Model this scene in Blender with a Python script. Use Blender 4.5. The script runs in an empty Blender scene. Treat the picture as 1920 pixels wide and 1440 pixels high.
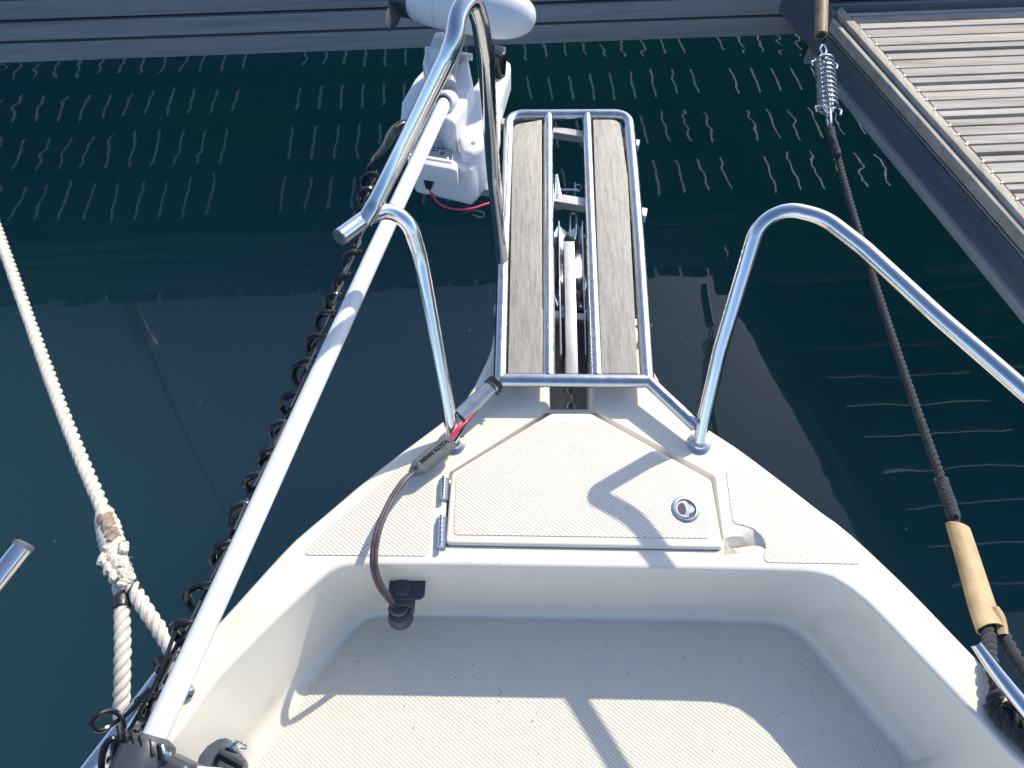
import bpy, bmesh, math, random
from mathutils import Vector, Matrix, noise
from mathutils.geometry import delaunay_2d_cdt
random.seed(7)
R = math.radians
scene = bpy.context.scene
C = scene.collection

# ------------------------------------------------------------------ camera, sky, sun
DECK = 0.80                      # boat deck above the water (water is z = 0)
DROP = 1.25                      # eye above the boat deck
H = DECK + DROP
FPX = 1320.0
PITCH = R(57)
cd = bpy.data.cameras.new('camera')
cam = bpy.data.objects.new('camera', cd); C.objects.link(cam)
cd.sensor_width = 36; cd.lens = 36 * FPX / 1920
cd.clip_start = 0.02; cd.clip_end = 2000
cam.location = (0, 0, H); cam.rotation_euler = (R(90) - PITCH, 0, 0)
scene.camera = cam

SUN = Vector((0.76, 0.955, 1.0)).normalized()
world = bpy.data.worlds.new('World'); scene.world = world; world.use_nodes = True
nt = world.node_tree; bg = nt.nodes['Background']
sky = nt.nodes.new('ShaderNodeTexSky'); sky.sky_type = 'NISHITA'; sky.sun_disc = False
sky.sun_elevation = math.asin(SUN.z); sky.sun_rotation = math.atan2(SUN.x, SUN.y)
sky.air_density = 0.65; sky.dust_density = 0.9; sky.ozone_density = 2.6
nt.links.new(sky.outputs[0], bg.inputs[0]); bg.inputs[1].default_value = 0.15
sl = bpy.data.lights.new('sun', 'SUN'); sl.energy = 3.0; sl.angle = R(0.53); sl.color = (1.0, 0.92, 0.80)
so = bpy.data.objects.new('sun', sl); C.objects.link(so)
so.rotation_euler = SUN.to_track_quat('Z', 'Y').to_euler(); so.location = (3, 4, 6)
scene.view_settings.view_transform = 'Standard'; scene.view_settings.look = 'None'
scene.view_settings.gamma = 1; scene.view_settings.use_curve_mapping = False
scene.view_settings.exposure = 0.86
scene.render.engine = 'CYCLES'
scene.render.resolution_x = 1024; scene.render.resolution_y = 768

# ------------------------------------------------------------------ measuring helpers
CP, SP = math.cos(PITCH), math.sin(PITCH)
def W(u, v, z):
    """world point at height z that the photograph shows at (u, v) of 1920x1440"""
    a = (u - 960) / FPX; b = (v - 720) / FPX
    t = (H - z) / (SP + b * CP)
    return Vector((a * t, (CP - b * SP) * t, z))
def D(u, v, h=0.0): return W(u, v, DECK + h)
def P2(pts, h=0.0): return [D(u, v, h).to_2d() for u, v in pts]

# ------------------------------------------------------------------ object helpers
def link(name, me, mat, parent=None, kind=None, smooth=True):
    o = bpy.data.objects.new(name, me); C.objects.link(o)
    if mat is not None and not me.materials:
        for m in (mat if isinstance(mat, (list, tuple)) else [mat]): me.materials.append(m)
    if parent is not None: o.parent = parent
    if kind: o['kind'] = kind
    if smooth:
        for p in me.polygons: p.use_smooth = True
        try: me.set_sharp_from_angle(angle=R(35))
        except Exception: pass
    return o
def tag(o, label, cat, group=None):
    o['label'] = label; o['category'] = cat
    if group: o['group'] = group
    return o
def thing(name, label, cat, group=None):
    o = bpy.data.objects.new(name, None); C.objects.link(o); o.empty_display_size = .05
    return tag(o, label, cat, group)
def mesh_from(name, vs, fs):
    me = bpy.data.meshes.new(name); me.from_pydata([tuple(v) for v in vs], [], fs); me.update(); return me
class MB:
    def __init__(s): s.v = []; s.f = []
    def add(s, vs, fs):
        n = len(s.v); s.v += [tuple(x) for x in vs]; s.f += [[i + n for i in f] for f in fs]; return s
    def build(s, name, mat, parent=None, kind=None, smooth=True):
        me = mesh_from(name, s.v, s.f)
        bm = bmesh.new(); bm.from_mesh(me); bmesh.ops.recalc_face_normals(bm, faces=bm.faces); bm.to_mesh(me); bm.free()
        return link(name, me, mat, parent, kind, smooth)
def bevelled(name, me, w, seg=2):
    bm = bmesh.new(); bm.from_mesh(me)
    bmesh.ops.recalc_face_normals(bm, faces=bm.faces)
    es = [e for e in bm.edges if len(e.link_faces) == 2 and e.calc_face_angle(0) > R(25)]
    if w > 0 and es: bmesh.ops.bevel(bm, geom=es, offset=w, segments=seg, profile=.5, affect='EDGES', clamp_overlap=True)
    bm.to_mesh(me); bm.free(); return me
def box(p, sx, sy, sz, name, mat, parent=None, bev=0.0, rot=0.0, kind=None, seg=1):
    """box with centre p"""
    vs = []
    for z in (-.5, .5):
        for x, y in ((-.5, -.5), (.5, -.5), (.5, .5), (-.5, .5)):
            X, Y = x * sx, y * sy
            vs.append((p[0] + X * math.cos(rot) - Y * math.sin(rot), p[1] + X * math.sin(rot) + Y * math.cos(rot), p[2] + z * sz))
    me = mesh_from(name, vs, [(3, 2, 1, 0), (4, 5, 6, 7), (0, 1, 5, 4), (1, 2, 6, 5), (2, 3, 7, 6), (3, 0, 4, 7)])
    bevelled(name, me, bev, seg)
    return link(name, me, mat, parent, kind)
def prism(pts, z0, z1, name, mat, parent=None, bev=.003, seg=2, kind=None, taper=0):
    """vertical prism over 2D world outline"""
    n = len(pts); cx = sum(p[0] for p in pts) / n; cy = sum(p[1] for p in pts) / n
    vs = [(p[0] + (p[0] - cx) * taper, p[1] + (p[1] - cy) * taper, z0) for p in pts] + [(p[0], p[1], z1) for p in pts]
    fs = [list(range(n))[::-1], list(range(n, 2 * n))] + [(i, (i + 1) % n, n + (i + 1) % n, n + i) for i in range(n)]
    me = mesh_from(name, vs, fs); bevelled(name, me, bev, seg)
    return link(name, me, mat, parent, kind)
def cat_rom(pts, n=8, closed=False):
    pts = [Vector(p) for p in pts]; out = []
    m = len(pts); rng = range(m if closed else m - 1)
    for i in rng:
        if closed: p0, p1, p2, p3 = pts[i - 1], pts[i], pts[(i + 1) % m], pts[(i + 2) % m]
        else:
            p1, p2 = pts[i], pts[i + 1]
            p0 = pts[i - 1] if i else p1 * 2 - p2
            p3 = pts[i + 2] if i + 2 < m else p2 * 2 - p1
        for k in range(n):
            t = k / n
            out.append(.5 * ((2 * p1) + (p2 - p0) * t + (2 * p0 - 5 * p1 + 4 * p2 - p3) * t * t + (3 * p1 - p0 - 3 * p2 + p3) * t ** 3))
    if not closed: out.append(pts[-1])
    return out
def resample(pts, n, closed=False):
    pts = list(pts) + ([pts[0]] if closed else [])
    L = [0]
    for a, b in zip(pts, pts[1:]): L.append(L[-1] + (b - a).length)
    out = []; j = 0; cnt = n if closed else n - 1
    for i in range(n):
        s = L[-1] * i / cnt
        while j < len(L) - 2 and L[j + 1] < s: j += 1
        d = L[j + 1] - L[j]; t = (s - L[j]) / d if d > 1e-9 else 0
        out.append(pts[j].lerp(pts[j + 1], min(1, max(0, t))))
    return out
def length(pts): return sum((b - a).length for a, b in zip(pts, pts[1:]))
def fillet(pts, rad, seg=8, closed=False):
    """round the corners of a polyline; rad scalar or list"""
    pts = [Vector(p) for p in pts]; n = len(pts); out = []
    for i, p in enumerate(pts):
        r = rad[i] if isinstance(rad, (list, tuple)) else rad
        if (not closed and i in (0, n - 1)) or r <= 0: out.append(p.copy()); continue
        a = pts[i - 1] - p; b = pts[(i + 1) % n] - p
        la, lb = a.length, b.length; a = a / la; b = b / lb
        ang = a.angle(b)
        if ang > R(176): out.append(p.copy()); continue
        t = min(r / math.tan(ang / 2), la * .48, lb * .48)
        A = p + a * t; B = p + b * t
        for k in range(seg + 1):
            s = k / seg
            out.append((1 - s) ** 2 * A + 2 * s * (1 - s) * (p + (A + B - 2 * p) * .09) + s * s * B)
    return out
def frames(pts, closed=False):
    n = len(pts); T = []
    for i in range(n):
        if closed: d = pts[(i + 1) % n] - pts[i - 1]
        else: d = pts[min(n - 1, i + 1)] - pts[max(0, i - 1)]
        T.append(d.normalized())
    up = Vector((0, 0, 1)) if abs(T[0].z) < .9 else Vector((1, 0, 0))
    N = [(up - T[0] * up.dot(T[0])).normalized()]
    for i in range(1, n):
        v = N[-1] - T[i] * N[-1].dot(T[i]); N.append(v.normalized())
    return T, N, [t.cross(m) for t, m in zip(T, N)]
def tube_mesh(mb, pts, r, sides=16, cap=True, closed=False):
    T, N, B = frames(pts, closed); n = len(pts); vs = []; fs = []
    for i, p in enumerate(pts):
        rr = r[i] if isinstance(r, (list, tuple)) else r
        for k in range(sides):
            a = 2 * math.pi * k / sides
            vs.append(p + (N[i] * math.cos(a) + B[i] * math.sin(a)) * rr)
    for i in range(n if closed else n - 1):
        for k in range(sides):
            j = (i + 1) % n
            fs.append((i * sides + k, i * sides + (k + 1) % sides, j * sides + (k + 1) % sides, j * sides + k))
    if cap and not closed:
        fs.append(list(range(sides))[::-1]); fs.append([(n - 1) * sides + k for k in range(sides)])
    mb.add(vs, fs)
def tube(pts, r, name, mat, parent=None, sides=18, closed=False, cap=True, kind=None):
    mb = MB(); tube_mesh(mb, pts, r, sides, cap, closed); return mb.build(name, mat, parent, kind)
def rope_mesh(mb, path, r, pitch, strands=3, phase=0, sides=8, fuzz=0.0, rfun=None):
    """laid rope: strands wound round a path"""
    L = length(path); n = max(8, int(L / pitch * 14)); pts = resample(path, n)
    T, N, B = frames(pts)
    for s in range(strands):
        c = []
        for i, p in enumerate(pts):
            a = 2 * math.pi * (s / strands + L * i / (n - 1) / pitch) + phase
            k = rfun(i / (n - 1)) if rfun else 1
            rr = r * .54 * k
            q = p + (N[i] * math.cos(a) + B[i] * math.sin(a)) * rr
            if fuzz: q = q + Vector((random.uniform(-1, 1), random.uniform(-1, 1), random.uniform(-1, 1))) * fuzz
            c.append(q)
        rad = [r * .51 * (rfun(i / (n - 1)) if rfun else 1) * (1 + random.uniform(-.04, .04)) for i in range(n)]
        tube_mesh(mb, c, rad, sides)
def rope(path, r, pitch, name, mat, parent=None, **k):
    mb = MB(); rope_mesh(mb, path, r, pitch, **k); return mb.build(name, mat, parent)
def lathe(prof, centre, axis, name, mat, parent=None, sides=28):
    """prof: (radius, height along axis)"""
    axis = Vector(axis).normalized(); q = axis.to_track_quat('Z', 'Y').to_matrix(); c = Vector(centre)
    vs = []; fs = []
    for r, h in prof:
        for k in range(sides):
            a = 2 * math.pi * k / sides
            vs.append(c + q @ Vector((r * math.cos(a), r * math.sin(a), h)))
    for i in range(len(prof) - 1):
        for k in range(sides):
            fs.append((i * sides + k, i * sides + (k + 1) % sides, (i + 1) * sides + (k + 1) % sides, (i + 1) * sides + k))
    fs.append(list(range(sides))[::-1]); fs.append([(len(prof) - 1) * sides + k for k in range(sides)])
    return MB().add(vs, fs).build(name, mat, parent)
def flat(pts, z, name, mat, parent=None, th=.0015, bev=.0006):
    return prism(pts, z - .004, z + th, name, mat, parent, bev=bev, seg=1)

# ------------------------------------------------------------------ materials
def mat(name, col, rough=.5, metal=0., ior=1.5, spec=.5, coat=0.):
    m = bpy.data.materials.new(name); m.use_nodes = True
    b = m.node_tree.nodes['Principled BSDF']
    b.inputs['Base Color'].default_value = (*col, 1); b.inputs['Roughness'].default_value = rough
    b.inputs['Metallic'].default_value = metal; b.inputs['IOR'].default_value = ior
    b.inputs['Specular IOR Level'].default_value = spec; b.inputs['Coat Weight'].default_value = coat
    b.inputs['Coat Roughness'].default_value = .08
    return m
def nodes(m): return m.node_tree, m.node_tree.nodes, m.node_tree.links, m.node_tree.nodes['Principled BSDF']
def coords(m, scale=(1, 1, 1), rot=(0, 0, 0)):
    t, N, L, b = nodes(m)
    tc = N.new('ShaderNodeTexCoord'); mp = N.new('ShaderNodeMapping')
    mp.inputs['Scale'].default_value = scale; mp.inputs['Rotation'].default_value = rot
    L.new(tc.outputs['Object'], mp.inputs[0]); return mp.outputs[0]
def noise_tex(m, vec, scale, detail=4, rough=.55, dist=0):
    t, N, L, b = nodes(m); n = N.new('ShaderNodeTexNoise')
    n.inputs['Scale'].default_value = scale; n.inputs['Detail'].default_value = detail
    n.inputs['Roughness'].default_value = rough; n.inputs['Distortion'].default_value = dist
    L.new(vec, n.inputs['Vector']); return n.outputs['Fac']
def ramp(m, fac, stops):
    t, N, L, b = nodes(m); r = N.new('ShaderNodeValToRGB')
    e = r.color_ramp.elements
    e[0].position, e[0].color = stops[0][0], (*stops[0][1], 1)
    e[1].position, e[1].color = stops[-1][0], (*stops[-1][1], 1)
    for p, c in stops[1:-1]:
        x = e.new(p); x.color = (*c, 1)
    L.new(fac, r.inputs[0]); return r.outputs[0]
def bump(m, h, strength=.3, dist=.001, prev=None):
    t, N, L, b = nodes(m); n = N.new('ShaderNodeBump')
    n.inputs['Strength'].default_value = strength; n.inputs['Distance'].default_value = dist
    L.new(h, n.inputs['Height'])
    if prev is not None: L.new(prev, n.inputs['Normal'])
    L.new(n.outputs[0], b.inputs['Normal']); return n.outputs[0]
def rough_var(m, fac, a, c):
    t, N, L, b = nodes(m); r = N.new('ShaderNodeMapRange')
    r.inputs['From Min'].default_value = .3; r.inputs['From Max'].default_value = .7
    r.inputs['To Min'].default_value = a; r.inputs['To Max'].default_value = c
    L.new(fac, r.inputs[0]); L.new(r.outputs[0], b.inputs['Roughness'])
def plain(name, c1, c2, scale, rough=(.3, .5), bmp=.1, bdist=.0005, **k):
    m = mat(name, c1, **k); v = coords(m); f = noise_tex(m, v, scale, 5)
    t, N, L, b = nodes(m); L.new(ramp(m, f, [(.3, c1), (.7, c2)]), b.inputs['Base Color'])
    rough_var(m, f, *rough)
    if bmp: bump(m, noise_tex(m, v, scale * 4, 3), bmp, bdist)
    return m

M = {}
M['gelcoat'] = plain('gelcoat', (.80, .735, .60), (.83, .77, .64), 3.5, (.18, .30), .04, .0004, coat=.15)
def stain(m, col, scale, lo, hi, amt):
    t, N, L, b = nodes(m); old = b.inputs['Base Color'].links[0].from_socket
    f = noise_tex(m, coords(m), scale, 8, .7, .5); rr = ramp(m, f, [(lo, (0, 0, 0)), (hi, (amt, amt, amt))])
    mx = N.new('ShaderNodeMixRGB'); L.new(rr, mx.inputs[0]); L.new(old, mx.inputs[1]); mx.inputs[2].default_value = (*col, 1); L.new(mx.outputs[0], b.inputs['Base Color'])
stain(M['gelcoat'], (.50, .45, .36), 7, .56, .74, .30)
M['hull'] = plain('hull_gelcoat', (.76, .75, .70), (.80, .79, .75), 2, (.12, .2), .0, coat=.3)
M['steel'] = plain('polished_steel', (.66, .665, .66), (.74, .74, .73), 30, (.10, .17), .05, .0002, metal=1.)
M['steel_brushed'] = plain('brushed_steel', (.60, .61, .61), (.70, .70, .69), 60, (.24, .36), .1, .0002, metal=1.)
M['satin_steel'] = plain('satin_steel', (.50, .51, .52), (.60, .605, .61), 40, (.20, .30), .08, .0002, metal=1.)
M['spring_steel'] = plain('dull_spring_steel', (.26, .27, .28), (.36, .37, .37), 60, (.3, .45), .1, .0002, metal=1.)
M['aluminium'] = plain('aluminium', (.46, .455, .42), (.56, .55, .52), 25, (.38, .5), .1, .0003, metal=.5)
M['white_plastic'] = plain('white_plastic', (.66, .67, .67), (.73, .73, .72), 12, (.28, .42), .06, .0003)
M['shaft_white'] = plain('white_composite_shaft', (.68, .69, .66), (.74, .745, .72), 9, (.2, .32), .05, .0002)
M['grey_plastic'] = plain('grey_plastic', (.30, .31, .31), (.38, .38, .37), 20, (.4, .55), .1)
M['dark_plastic'] = plain('dark_plastic', (.035, .04, .048), (.06, .066, .075), 20, (.3, .45), .15)
M['slate_plastic'] = plain('slate_plastic', (.075, .085, .095), (.11, .12, .13), 20, (.35, .5), .15)
M['black_rubber'] = plain('black_rubber', (.006, .007, .010), (.012, .013, .017), 40, (.14, .25), .05)
M['tape'] = plain('black_tape', (.012, .013, .016), (.03, .03, .035), 90, (.2, .4), .5, .001)
M['sleeve'] = plain('grey_heat_shrink', (.10, .115, .115), (.15, .165, .16), 60, (.4, .55), .3, .0008)
M['cable'] = plain('cable_grey', (.055, .055, .065), (.09, .085, .095), 60, (.4, .5), .1)
M['cable_red'] = plain('cable_mauve', (.075, .035, .05), (.12, .06, .08), 60, (.4, .5), .1)
M['red'] = plain('red_wire', (.60, .035, .08), (.72, .07, .13), 60, (.3, .4), .1)
M['ink'] = mat('black_ink', (.02, .02, .025), .5)
M['print'] = mat('pale_print', (.5, .52, .52), .5)
M['panel_grey'] = mat('label_grey', (.42, .43, .42), .45)
M['leather'] = plain('tan_leather', (.36, .25, .12), (.60, .44, .23), 22, (.55, .75), .5, .001)
M['tan_hose'] = plain('tan_hose', (.28, .17, .08), (.46, .30, .15), 20, (.45, .6), .3, .001)
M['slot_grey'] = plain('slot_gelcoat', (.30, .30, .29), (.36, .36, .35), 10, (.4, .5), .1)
M['chain'] = plain('galvanised_chain', (.34, .34, .34), (.5, .5, .5), 60, (.35, .5), .3, metal=.8)

# rope fibre
def rope_mat(name, c1, c2, stain=None):
    m = mat(name, c1, .9); v = coords(m); t, N, L, b = nodes(m)
    f = noise_tex(m, v, 60, 6, .7); col = ramp(m, f, [(.3, c1), (.7, c2)])
    if stain:
        f2 = noise_tex(m, v, 9, 3); mx = N.new('ShaderNodeMixRGB'); mx.inputs[2].default_value = (*stain, 1)
        rr = ramp(m, f2, [(.60, (0, 0, 0)), (.78, (.6, .6, .6))]); L.new(rr, mx.inputs[0]); L.new(col, mx.inputs[1]); col = mx.outputs[0]
    L.new(col, b.inputs['Base Color']); b.inputs['Sheen Weight'].default_value = .15
    bump(m, noise_tex(m, coords(m), 700, 4, .7), .9, .0012); return m
M['rope_white'] = rope_mat('white_rope', (.55, .49, .40), (.72, .67, .57), (.42, .33, .24))
M['rope_stain'] = rope_mat('rust_stained_rope', (.12, .075, .05), (.46, .36, .27))
M['rope_black'] = rope_mat('black_rope', (.014, .017, .021), (.045, .05, .055))

# non-skid: raised diamonds
def nonskid(name, c1, c2):
    m = mat(name, c1, .42, coat=.1); t, N, L, b = nodes(m)
    v = coords(m, (1, 1, 1), (0, 0, R(38)))
    sx = N.new('ShaderNodeSeparateXYZ'); L.new(v, sx.inputs[0])
    def wav(o, k):
        a = N.new('ShaderNodeMath'); a.operation = 'MULTIPLY'; a.inputs[1].default_value = k; L.new(o, a.inputs[0])
        s = N.new('ShaderNodeMath'); s.operation = 'SINE'; L.new(a.outputs[0], s.inputs[0]); return s.outputs[0]
    k = 2 * math.pi / .0062
    p = N.new('ShaderNodeMath'); p.operation = 'ADD'; L.new(wav(sx.outputs[0], k), p.inputs[0]); L.new(wav(sx.outputs[1], k), p.inputs[1])
    q = N.new('ShaderNodeMapRange'); q.inputs['From Min'].default_value = -.9; q.inputs['From Max'].default_value = .7; L.new(p.outputs[0], q.inputs[0])
    f = noise_tex(m, coords(m), 4, 5)
    mx = N.new('ShaderNodeMixRGB'); L.new(ramp(m, f, [(.3, c1), (.7, c2)]), mx.inputs[2])
    mx.inputs[1].default_value = (*[c * .86 for c in c1], 1)   # darker base colour in the grooves
    L.new(q.outputs[0], mx.inputs[0]); L.new(mx.outputs[0], b.inputs['Base Color'])
    bump(m, q.outputs[0], .8, .0009); return m
M['nonskid'] = nonskid('nonskid_gelcoat', (.79, .725, .59), (.82, .765, .635))

stain(M['nonskid'], (.50, .45, .36), 6, .54, .76, .25)
for q_ in ('steel', 'steel_brushed'): stain(M[q_], (.42, .38, .33), 90, .62, .72, .5)
stain(M['white_plastic'], (.55, .52, .45), 25, .58, .74, .35)
def wood(name, cols, scale, axis_scale, rough=.75, bdist=.001, rot=0, var=True):
    m = mat(name, cols[0], rough); t, N, L, b = nodes(m)
    v = coords(m, axis_scale, (0, 0, rot))
    oi = N.new('ShaderNodeObjectInfo'); ad = N.new('ShaderNodeVectorMath'); ad.operation = 'ADD'
    sc = N.new('ShaderNodeVectorMath'); sc.operation = 'SCALE'; sc.inputs['Scale'].default_value = 37.
    cx = N.new('ShaderNodeCombineXYZ')
    for i in range(3): L.new(oi.outputs['Random'], cx.inputs[i])
    L.new(cx.outputs[0], sc.inputs[0]); L.new(v, ad.inputs[0]); L.new(sc.outputs[0], ad.inputs[1]); v = ad.outputs[0]
    f = noise_tex(m, v, scale, 7, .65, .3); f2 = noise_tex(m, v, scale * .22, 3)
    a = N.new('ShaderNodeMath'); a.operation = 'MULTIPLY_ADD'; L.new(f2, a.inputs[0]); a.inputs[1].default_value = .45
    mm = N.new('ShaderNodeMath'); mm.operation = 'MULTIPLY'; mm.inputs[1].default_value = .6; L.new(f, mm.inputs[0]); L.new(mm.outputs[0], a.inputs[2])
    n = len(cols); col = ramp(m, a.outputs[0], [(.36 + .32 * i / (n - 1), c) for i, c in enumerate(cols)])
    if var:
        hs = N.new('ShaderNodeHueSaturation'); mr = N.new('ShaderNodeMapRange')
        mr.inputs['To Min'].default_value = .86; mr.inputs['To Max'].default_value = 1.12
        L.new(oi.outputs['Random'], mr.inputs[0]); L.new(mr.outputs[0], hs.inputs['Value']); L.new(col, hs.inputs['Color']); col = hs.outputs[0]
    L.new(col, b.inputs['Base Color']); bump(m, f, .7, bdist); return m
M['teak'] = wood('weathered_teak', [(.22, .20, .165), (.36, .33, .28), (.46, .43, .37)], 46, (16, 1.0, 3), .7, .0005)
M['dock_plank'] = wood('weathered_dock_wood', [(.22, .195, .16), (.40, .37, .32), (.49, .46, .405)], 5, (1.3, 26, 5), .8, .0015, rot=R(-4))
M['dock_nosing'] = wood('dock_nosing_wood', [(.24, .21, .165), (.40, .36, .29), (.50, .46, .38)], 5, (20, 2, 5), .8, .001, rot=R(12))
M['fascia'] = wood('grey_fascia_board', [(.22, .22, .215), (.31, .31, .30), (.36, .36, .345)], 4, (.8, 10, 26), .7, .0015)
M['finger_fascia'] = wood('dark_blue_fascia', [(.075, .095, .125), (.10, .12, .15), (.15, .165, .18)], 2.5, (3, 1.2, 8), .45, .001)
M['fender_strip'] = wood('grey_rubber_strip', [(.26, .27, .26), (.33, .34, .325), (.37, .375, .36)], 3, (6, 1.5, 4), .7, .0006)
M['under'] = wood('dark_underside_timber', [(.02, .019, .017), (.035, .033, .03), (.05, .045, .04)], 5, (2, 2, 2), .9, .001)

# water
m = mat('harbour_water', (.004, .022, .026), .008, ior=1.37, spec=.5); t, N, L, b = nodes(m)
v = coords(m)
f = noise_tex(m, v, .45, 3, .5)
L.new(ramp(m, f, [(.3, (.014, .043, .078)), (.7, (.016, .060, .068))]), b.inputs['Base Color'])
b.inputs['Subsurface Weight'].default_value = 1.0; b.inputs['Subsurface Radius'].default_value = (.4, 1.0, .8); b.inputs['Subsurface Scale'].default_value = 45.0
n1 = noise_tex(m, coords(m, (1, 1.6, 1)), 2.2, 2, .5, .4)
n2 = noise_tex(m, coords(m, (1.4, 1, 1)), 9.0, 2, .5, .6)
p1 = bump(m, n1, 1.0, .0027); bump(m, n2, 1.0, .00010, p1)
M['water'] = m

# ------------------------------------------------------------------ water
me = mesh_from('water', [(-600, -600, 0), (600, -600, 0), (600, 600, 0), (-600, 600, 0)], [(0, 1, 2, 3)])
link('water', me, M['water'], kind='structure', smooth=False)

# ------------------------------------------------------------------ main dock behind the bow
zb = .47
A0 = W(0, 120, zb); A1 = W(1490, 66, zb); mdir = (A1 - A0); mdir.z = 0; mdir.normalize(); mperp = Vector((-mdir.y, mdir.x, 0))
mang = math.atan2(mdir.y, mdir.x)
dock = thing('pontoon_dock', 'long grey boarded pontoon in shade running across behind the bow, slotted deck above', 'dock')
def dock_pt(s, d, z): q = A0 + mdir * s + mperp * d; return Vector((q.x, q.y, z))
S0, S1 = -4.0, 7.0
fa, fb = W(1560, 39, .708), W(1920, 441, .708); fd_ = (fb - fa)
SF = (fa + fd_ * (-(fa - A0).dot(mperp) / fd_.dot(mperp)) - A0).dot(mdir) + .02        # where the finger pontoon meets it
levels = [(.470, .543), (.556, .622), (.635, .701), (.714, .786), (.797, .880)]
for i, (a, c) in enumerate(levels):
    for e0, e1, dd in ((S0, SF + .10, .011), (SF + .06, S1, -.19)):
        box(dock_pt((e0 + e1) / 2, dd + (.004 if i == 0 else 0), (a + c) / 2), e1 - e0, .022, c - a, 'fascia_board', M['fascia'], dock, bev=.003, rot=mang)
box(dock_pt((S0 + SF) / 2, .04, .68), SF - S0, .03, .40, 'backing_beam', M['under'], dock, rot=mang)
box(dock_pt((SF + .06 + S1) / 2, -.09, .872), S1 - SF - .06, .18, .012, 'edge_board', M['fascia'], dock, rot=mang)
box(dock_pt((SF + .06 + S1) / 2, -.155, .68), S1 - SF - .06, .03, .38, 'backing_beam', M['under'], dock, rot=mang)
pl_w = .1265; gap = .016; nme = None
s = S0 + .2; k = 0
while s < S1 - .2:
    skip = random.random() < .0
    p = dock_pt(s + pl_w / 2, 1.36 - .03, .893)
    if nme is None:
        o = box((0, 0, 0), pl_w, 2.72, .012, 'deck_plank', M['fascia'], dock, bev=.002); nme = o.data
    else:
        o = bpy.data.objects.new('deck_plank', nme); C.objects.link(o); o.parent = dock
    o.location = p; o.rotation_euler = (0, 0, mang)
    s += pl_w + gap; k += 1
box(dock_pt((S0 + S1) / 2, .36, .835), S1 - S0, .30, .09, 'edge_joist', M['under'], dock, rot=mang)
for d in (.94, 1.41, 1.86, 2.3, 2.62):
    box(dock_pt((S0 + S1) / 2, d, .835), S1 - S0, .055, .09, 'joist', M['under'], dock, rot=mang)
for s in (S0 + .8, .48, 2.0, 3.35, 5.0):
    box(dock_pt(s, 1.4, .70), .16, 2.4, .05, 'cross_bearer', M['under'], dock, rot=mang)
box(dock_pt((S0 + S1) / 2, 2.70, .60), S1 - S0, .03, .60, 'back_fascia', M['under'], dock, rot=mang)
for s in (-2.6, 5.6):
    box(dock_pt(s, 1.5, .12), 1.4, 1.6, .50, 'float', M['under'], dock, rot=mang)

# ------------------------------------------------------------------ finger pontoon on the right
FZ = .72
finger = thing('finger_pontoon', 'sunlit slatted wooden finger pontoon with dark blue side on the right', 'dock')
def Ld(p, q, z): return W(*p, z), W(*q, z)
def ext(a, b, t0, t1): d = b - a; return a + d * t0, a + d * t1
ledz = FZ - .012
Lo = Ld((1560, 39), (1920, 441), ledz)          # outer edge of the tan ledge
Li = Ld((1559, 27), (1917, 424), ledz)
No = Ld((1568, 22), (1920, 412), FZ)
Ni = Ld((1577, 12), (1920, 389), FZ)
fdir = (Lo[1] - Lo[0]).normalized(); fnorm = Vector((fdir.y, -fdir.x, 0))     # fdir comes toward the boat
if fnorm.x > 0: fnorm = -fnorm
fang = math.atan2(fdir.y, fdir.x)
def on_plane(u, v, off=0.0):
    """height where the ray through (u,v) meets the finger's side plane"""
    q = W(u, v, 0); o = Vector((0, 0, H)); d = q - o
    a = Lo[0] + fnorm * off; t = (a - o).dot(fnorm) / d.dot(fnorm); return (o + d * t).z
zbr = (on_plane(1563, 70) + on_plane(1920, 478)) / 2
zfb = (on_plane(1560, 150, .012) + on_plane(1920, 579, .012)) / 2
zsb = (on_plane(1500, 90, .012) + on_plane(1920, 618, .012)) / 2
F0, F1 = 0.0, 3.2
def beam(a, offs, z0, z1, name, mtl, l0=F0, l1=F1, bev=.003, parent=finger):
    """beam along the finger: profile from offset offs[0] to offs[1] outward"""
    vs = []
    for l in (l0, l1):
        for off, z in ((offs[0], z0), (offs[1], z0), (offs[1], z1), (offs[0], z1)):
            q = a + fdir * l + fnorm * off; vs.append((q.x, q.y, z))
    me = mesh_from(name, vs, [(0, 1, 2, 3), (7, 6, 5, 4), (0, 4, 5, 1), (1, 5, 6, 2), (2, 6, 7, 3), (3, 7, 4, 0)])
    bevelled(name, me, bev, 2); return link(name, me, mtl, parent)
def seg_board(p, q, z0, z1, name, mtl, bev=.003):
    # board between inner line q and outer line p (each a pair)
    a0, a1 = ext(p[0], p[1], 0, 2.6); b0, b1 = ext(q[0], q[1], 0, 2.6)
    return prism([a0.to_2d(), a1.to_2d(), b1.to_2d(), b0.to_2d()], z0, z1, name, mtl, finger, bev=bev)
beam(Lo[0], (-.014, -.002), zfb - .004, FZ + .01, 'side_board', M['finger_fascia'], l0=-.62, l1=-.012)
seg_board(No, Ni, FZ - .028, FZ + .002, 'nosing_board', M['dock_nosing'])
seg_board(Lo, Li, ledz - .035, ledz, 'ledge_board', M['dock_nosing'])
beam(Lo[0], (-.05, -.004), zbr, ledz - .037, 'upper_side_board', M['fascia'])
beam(Lo[0], (-.05, .006), zbr - .007, zbr - .001, 'metal_edge', M['steel_brushed'], bev=.001)
beam(Lo[0], (-.06, -.002), zfb - .02, zbr - .008, 'side_board', M['finger_fascia'])
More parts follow.
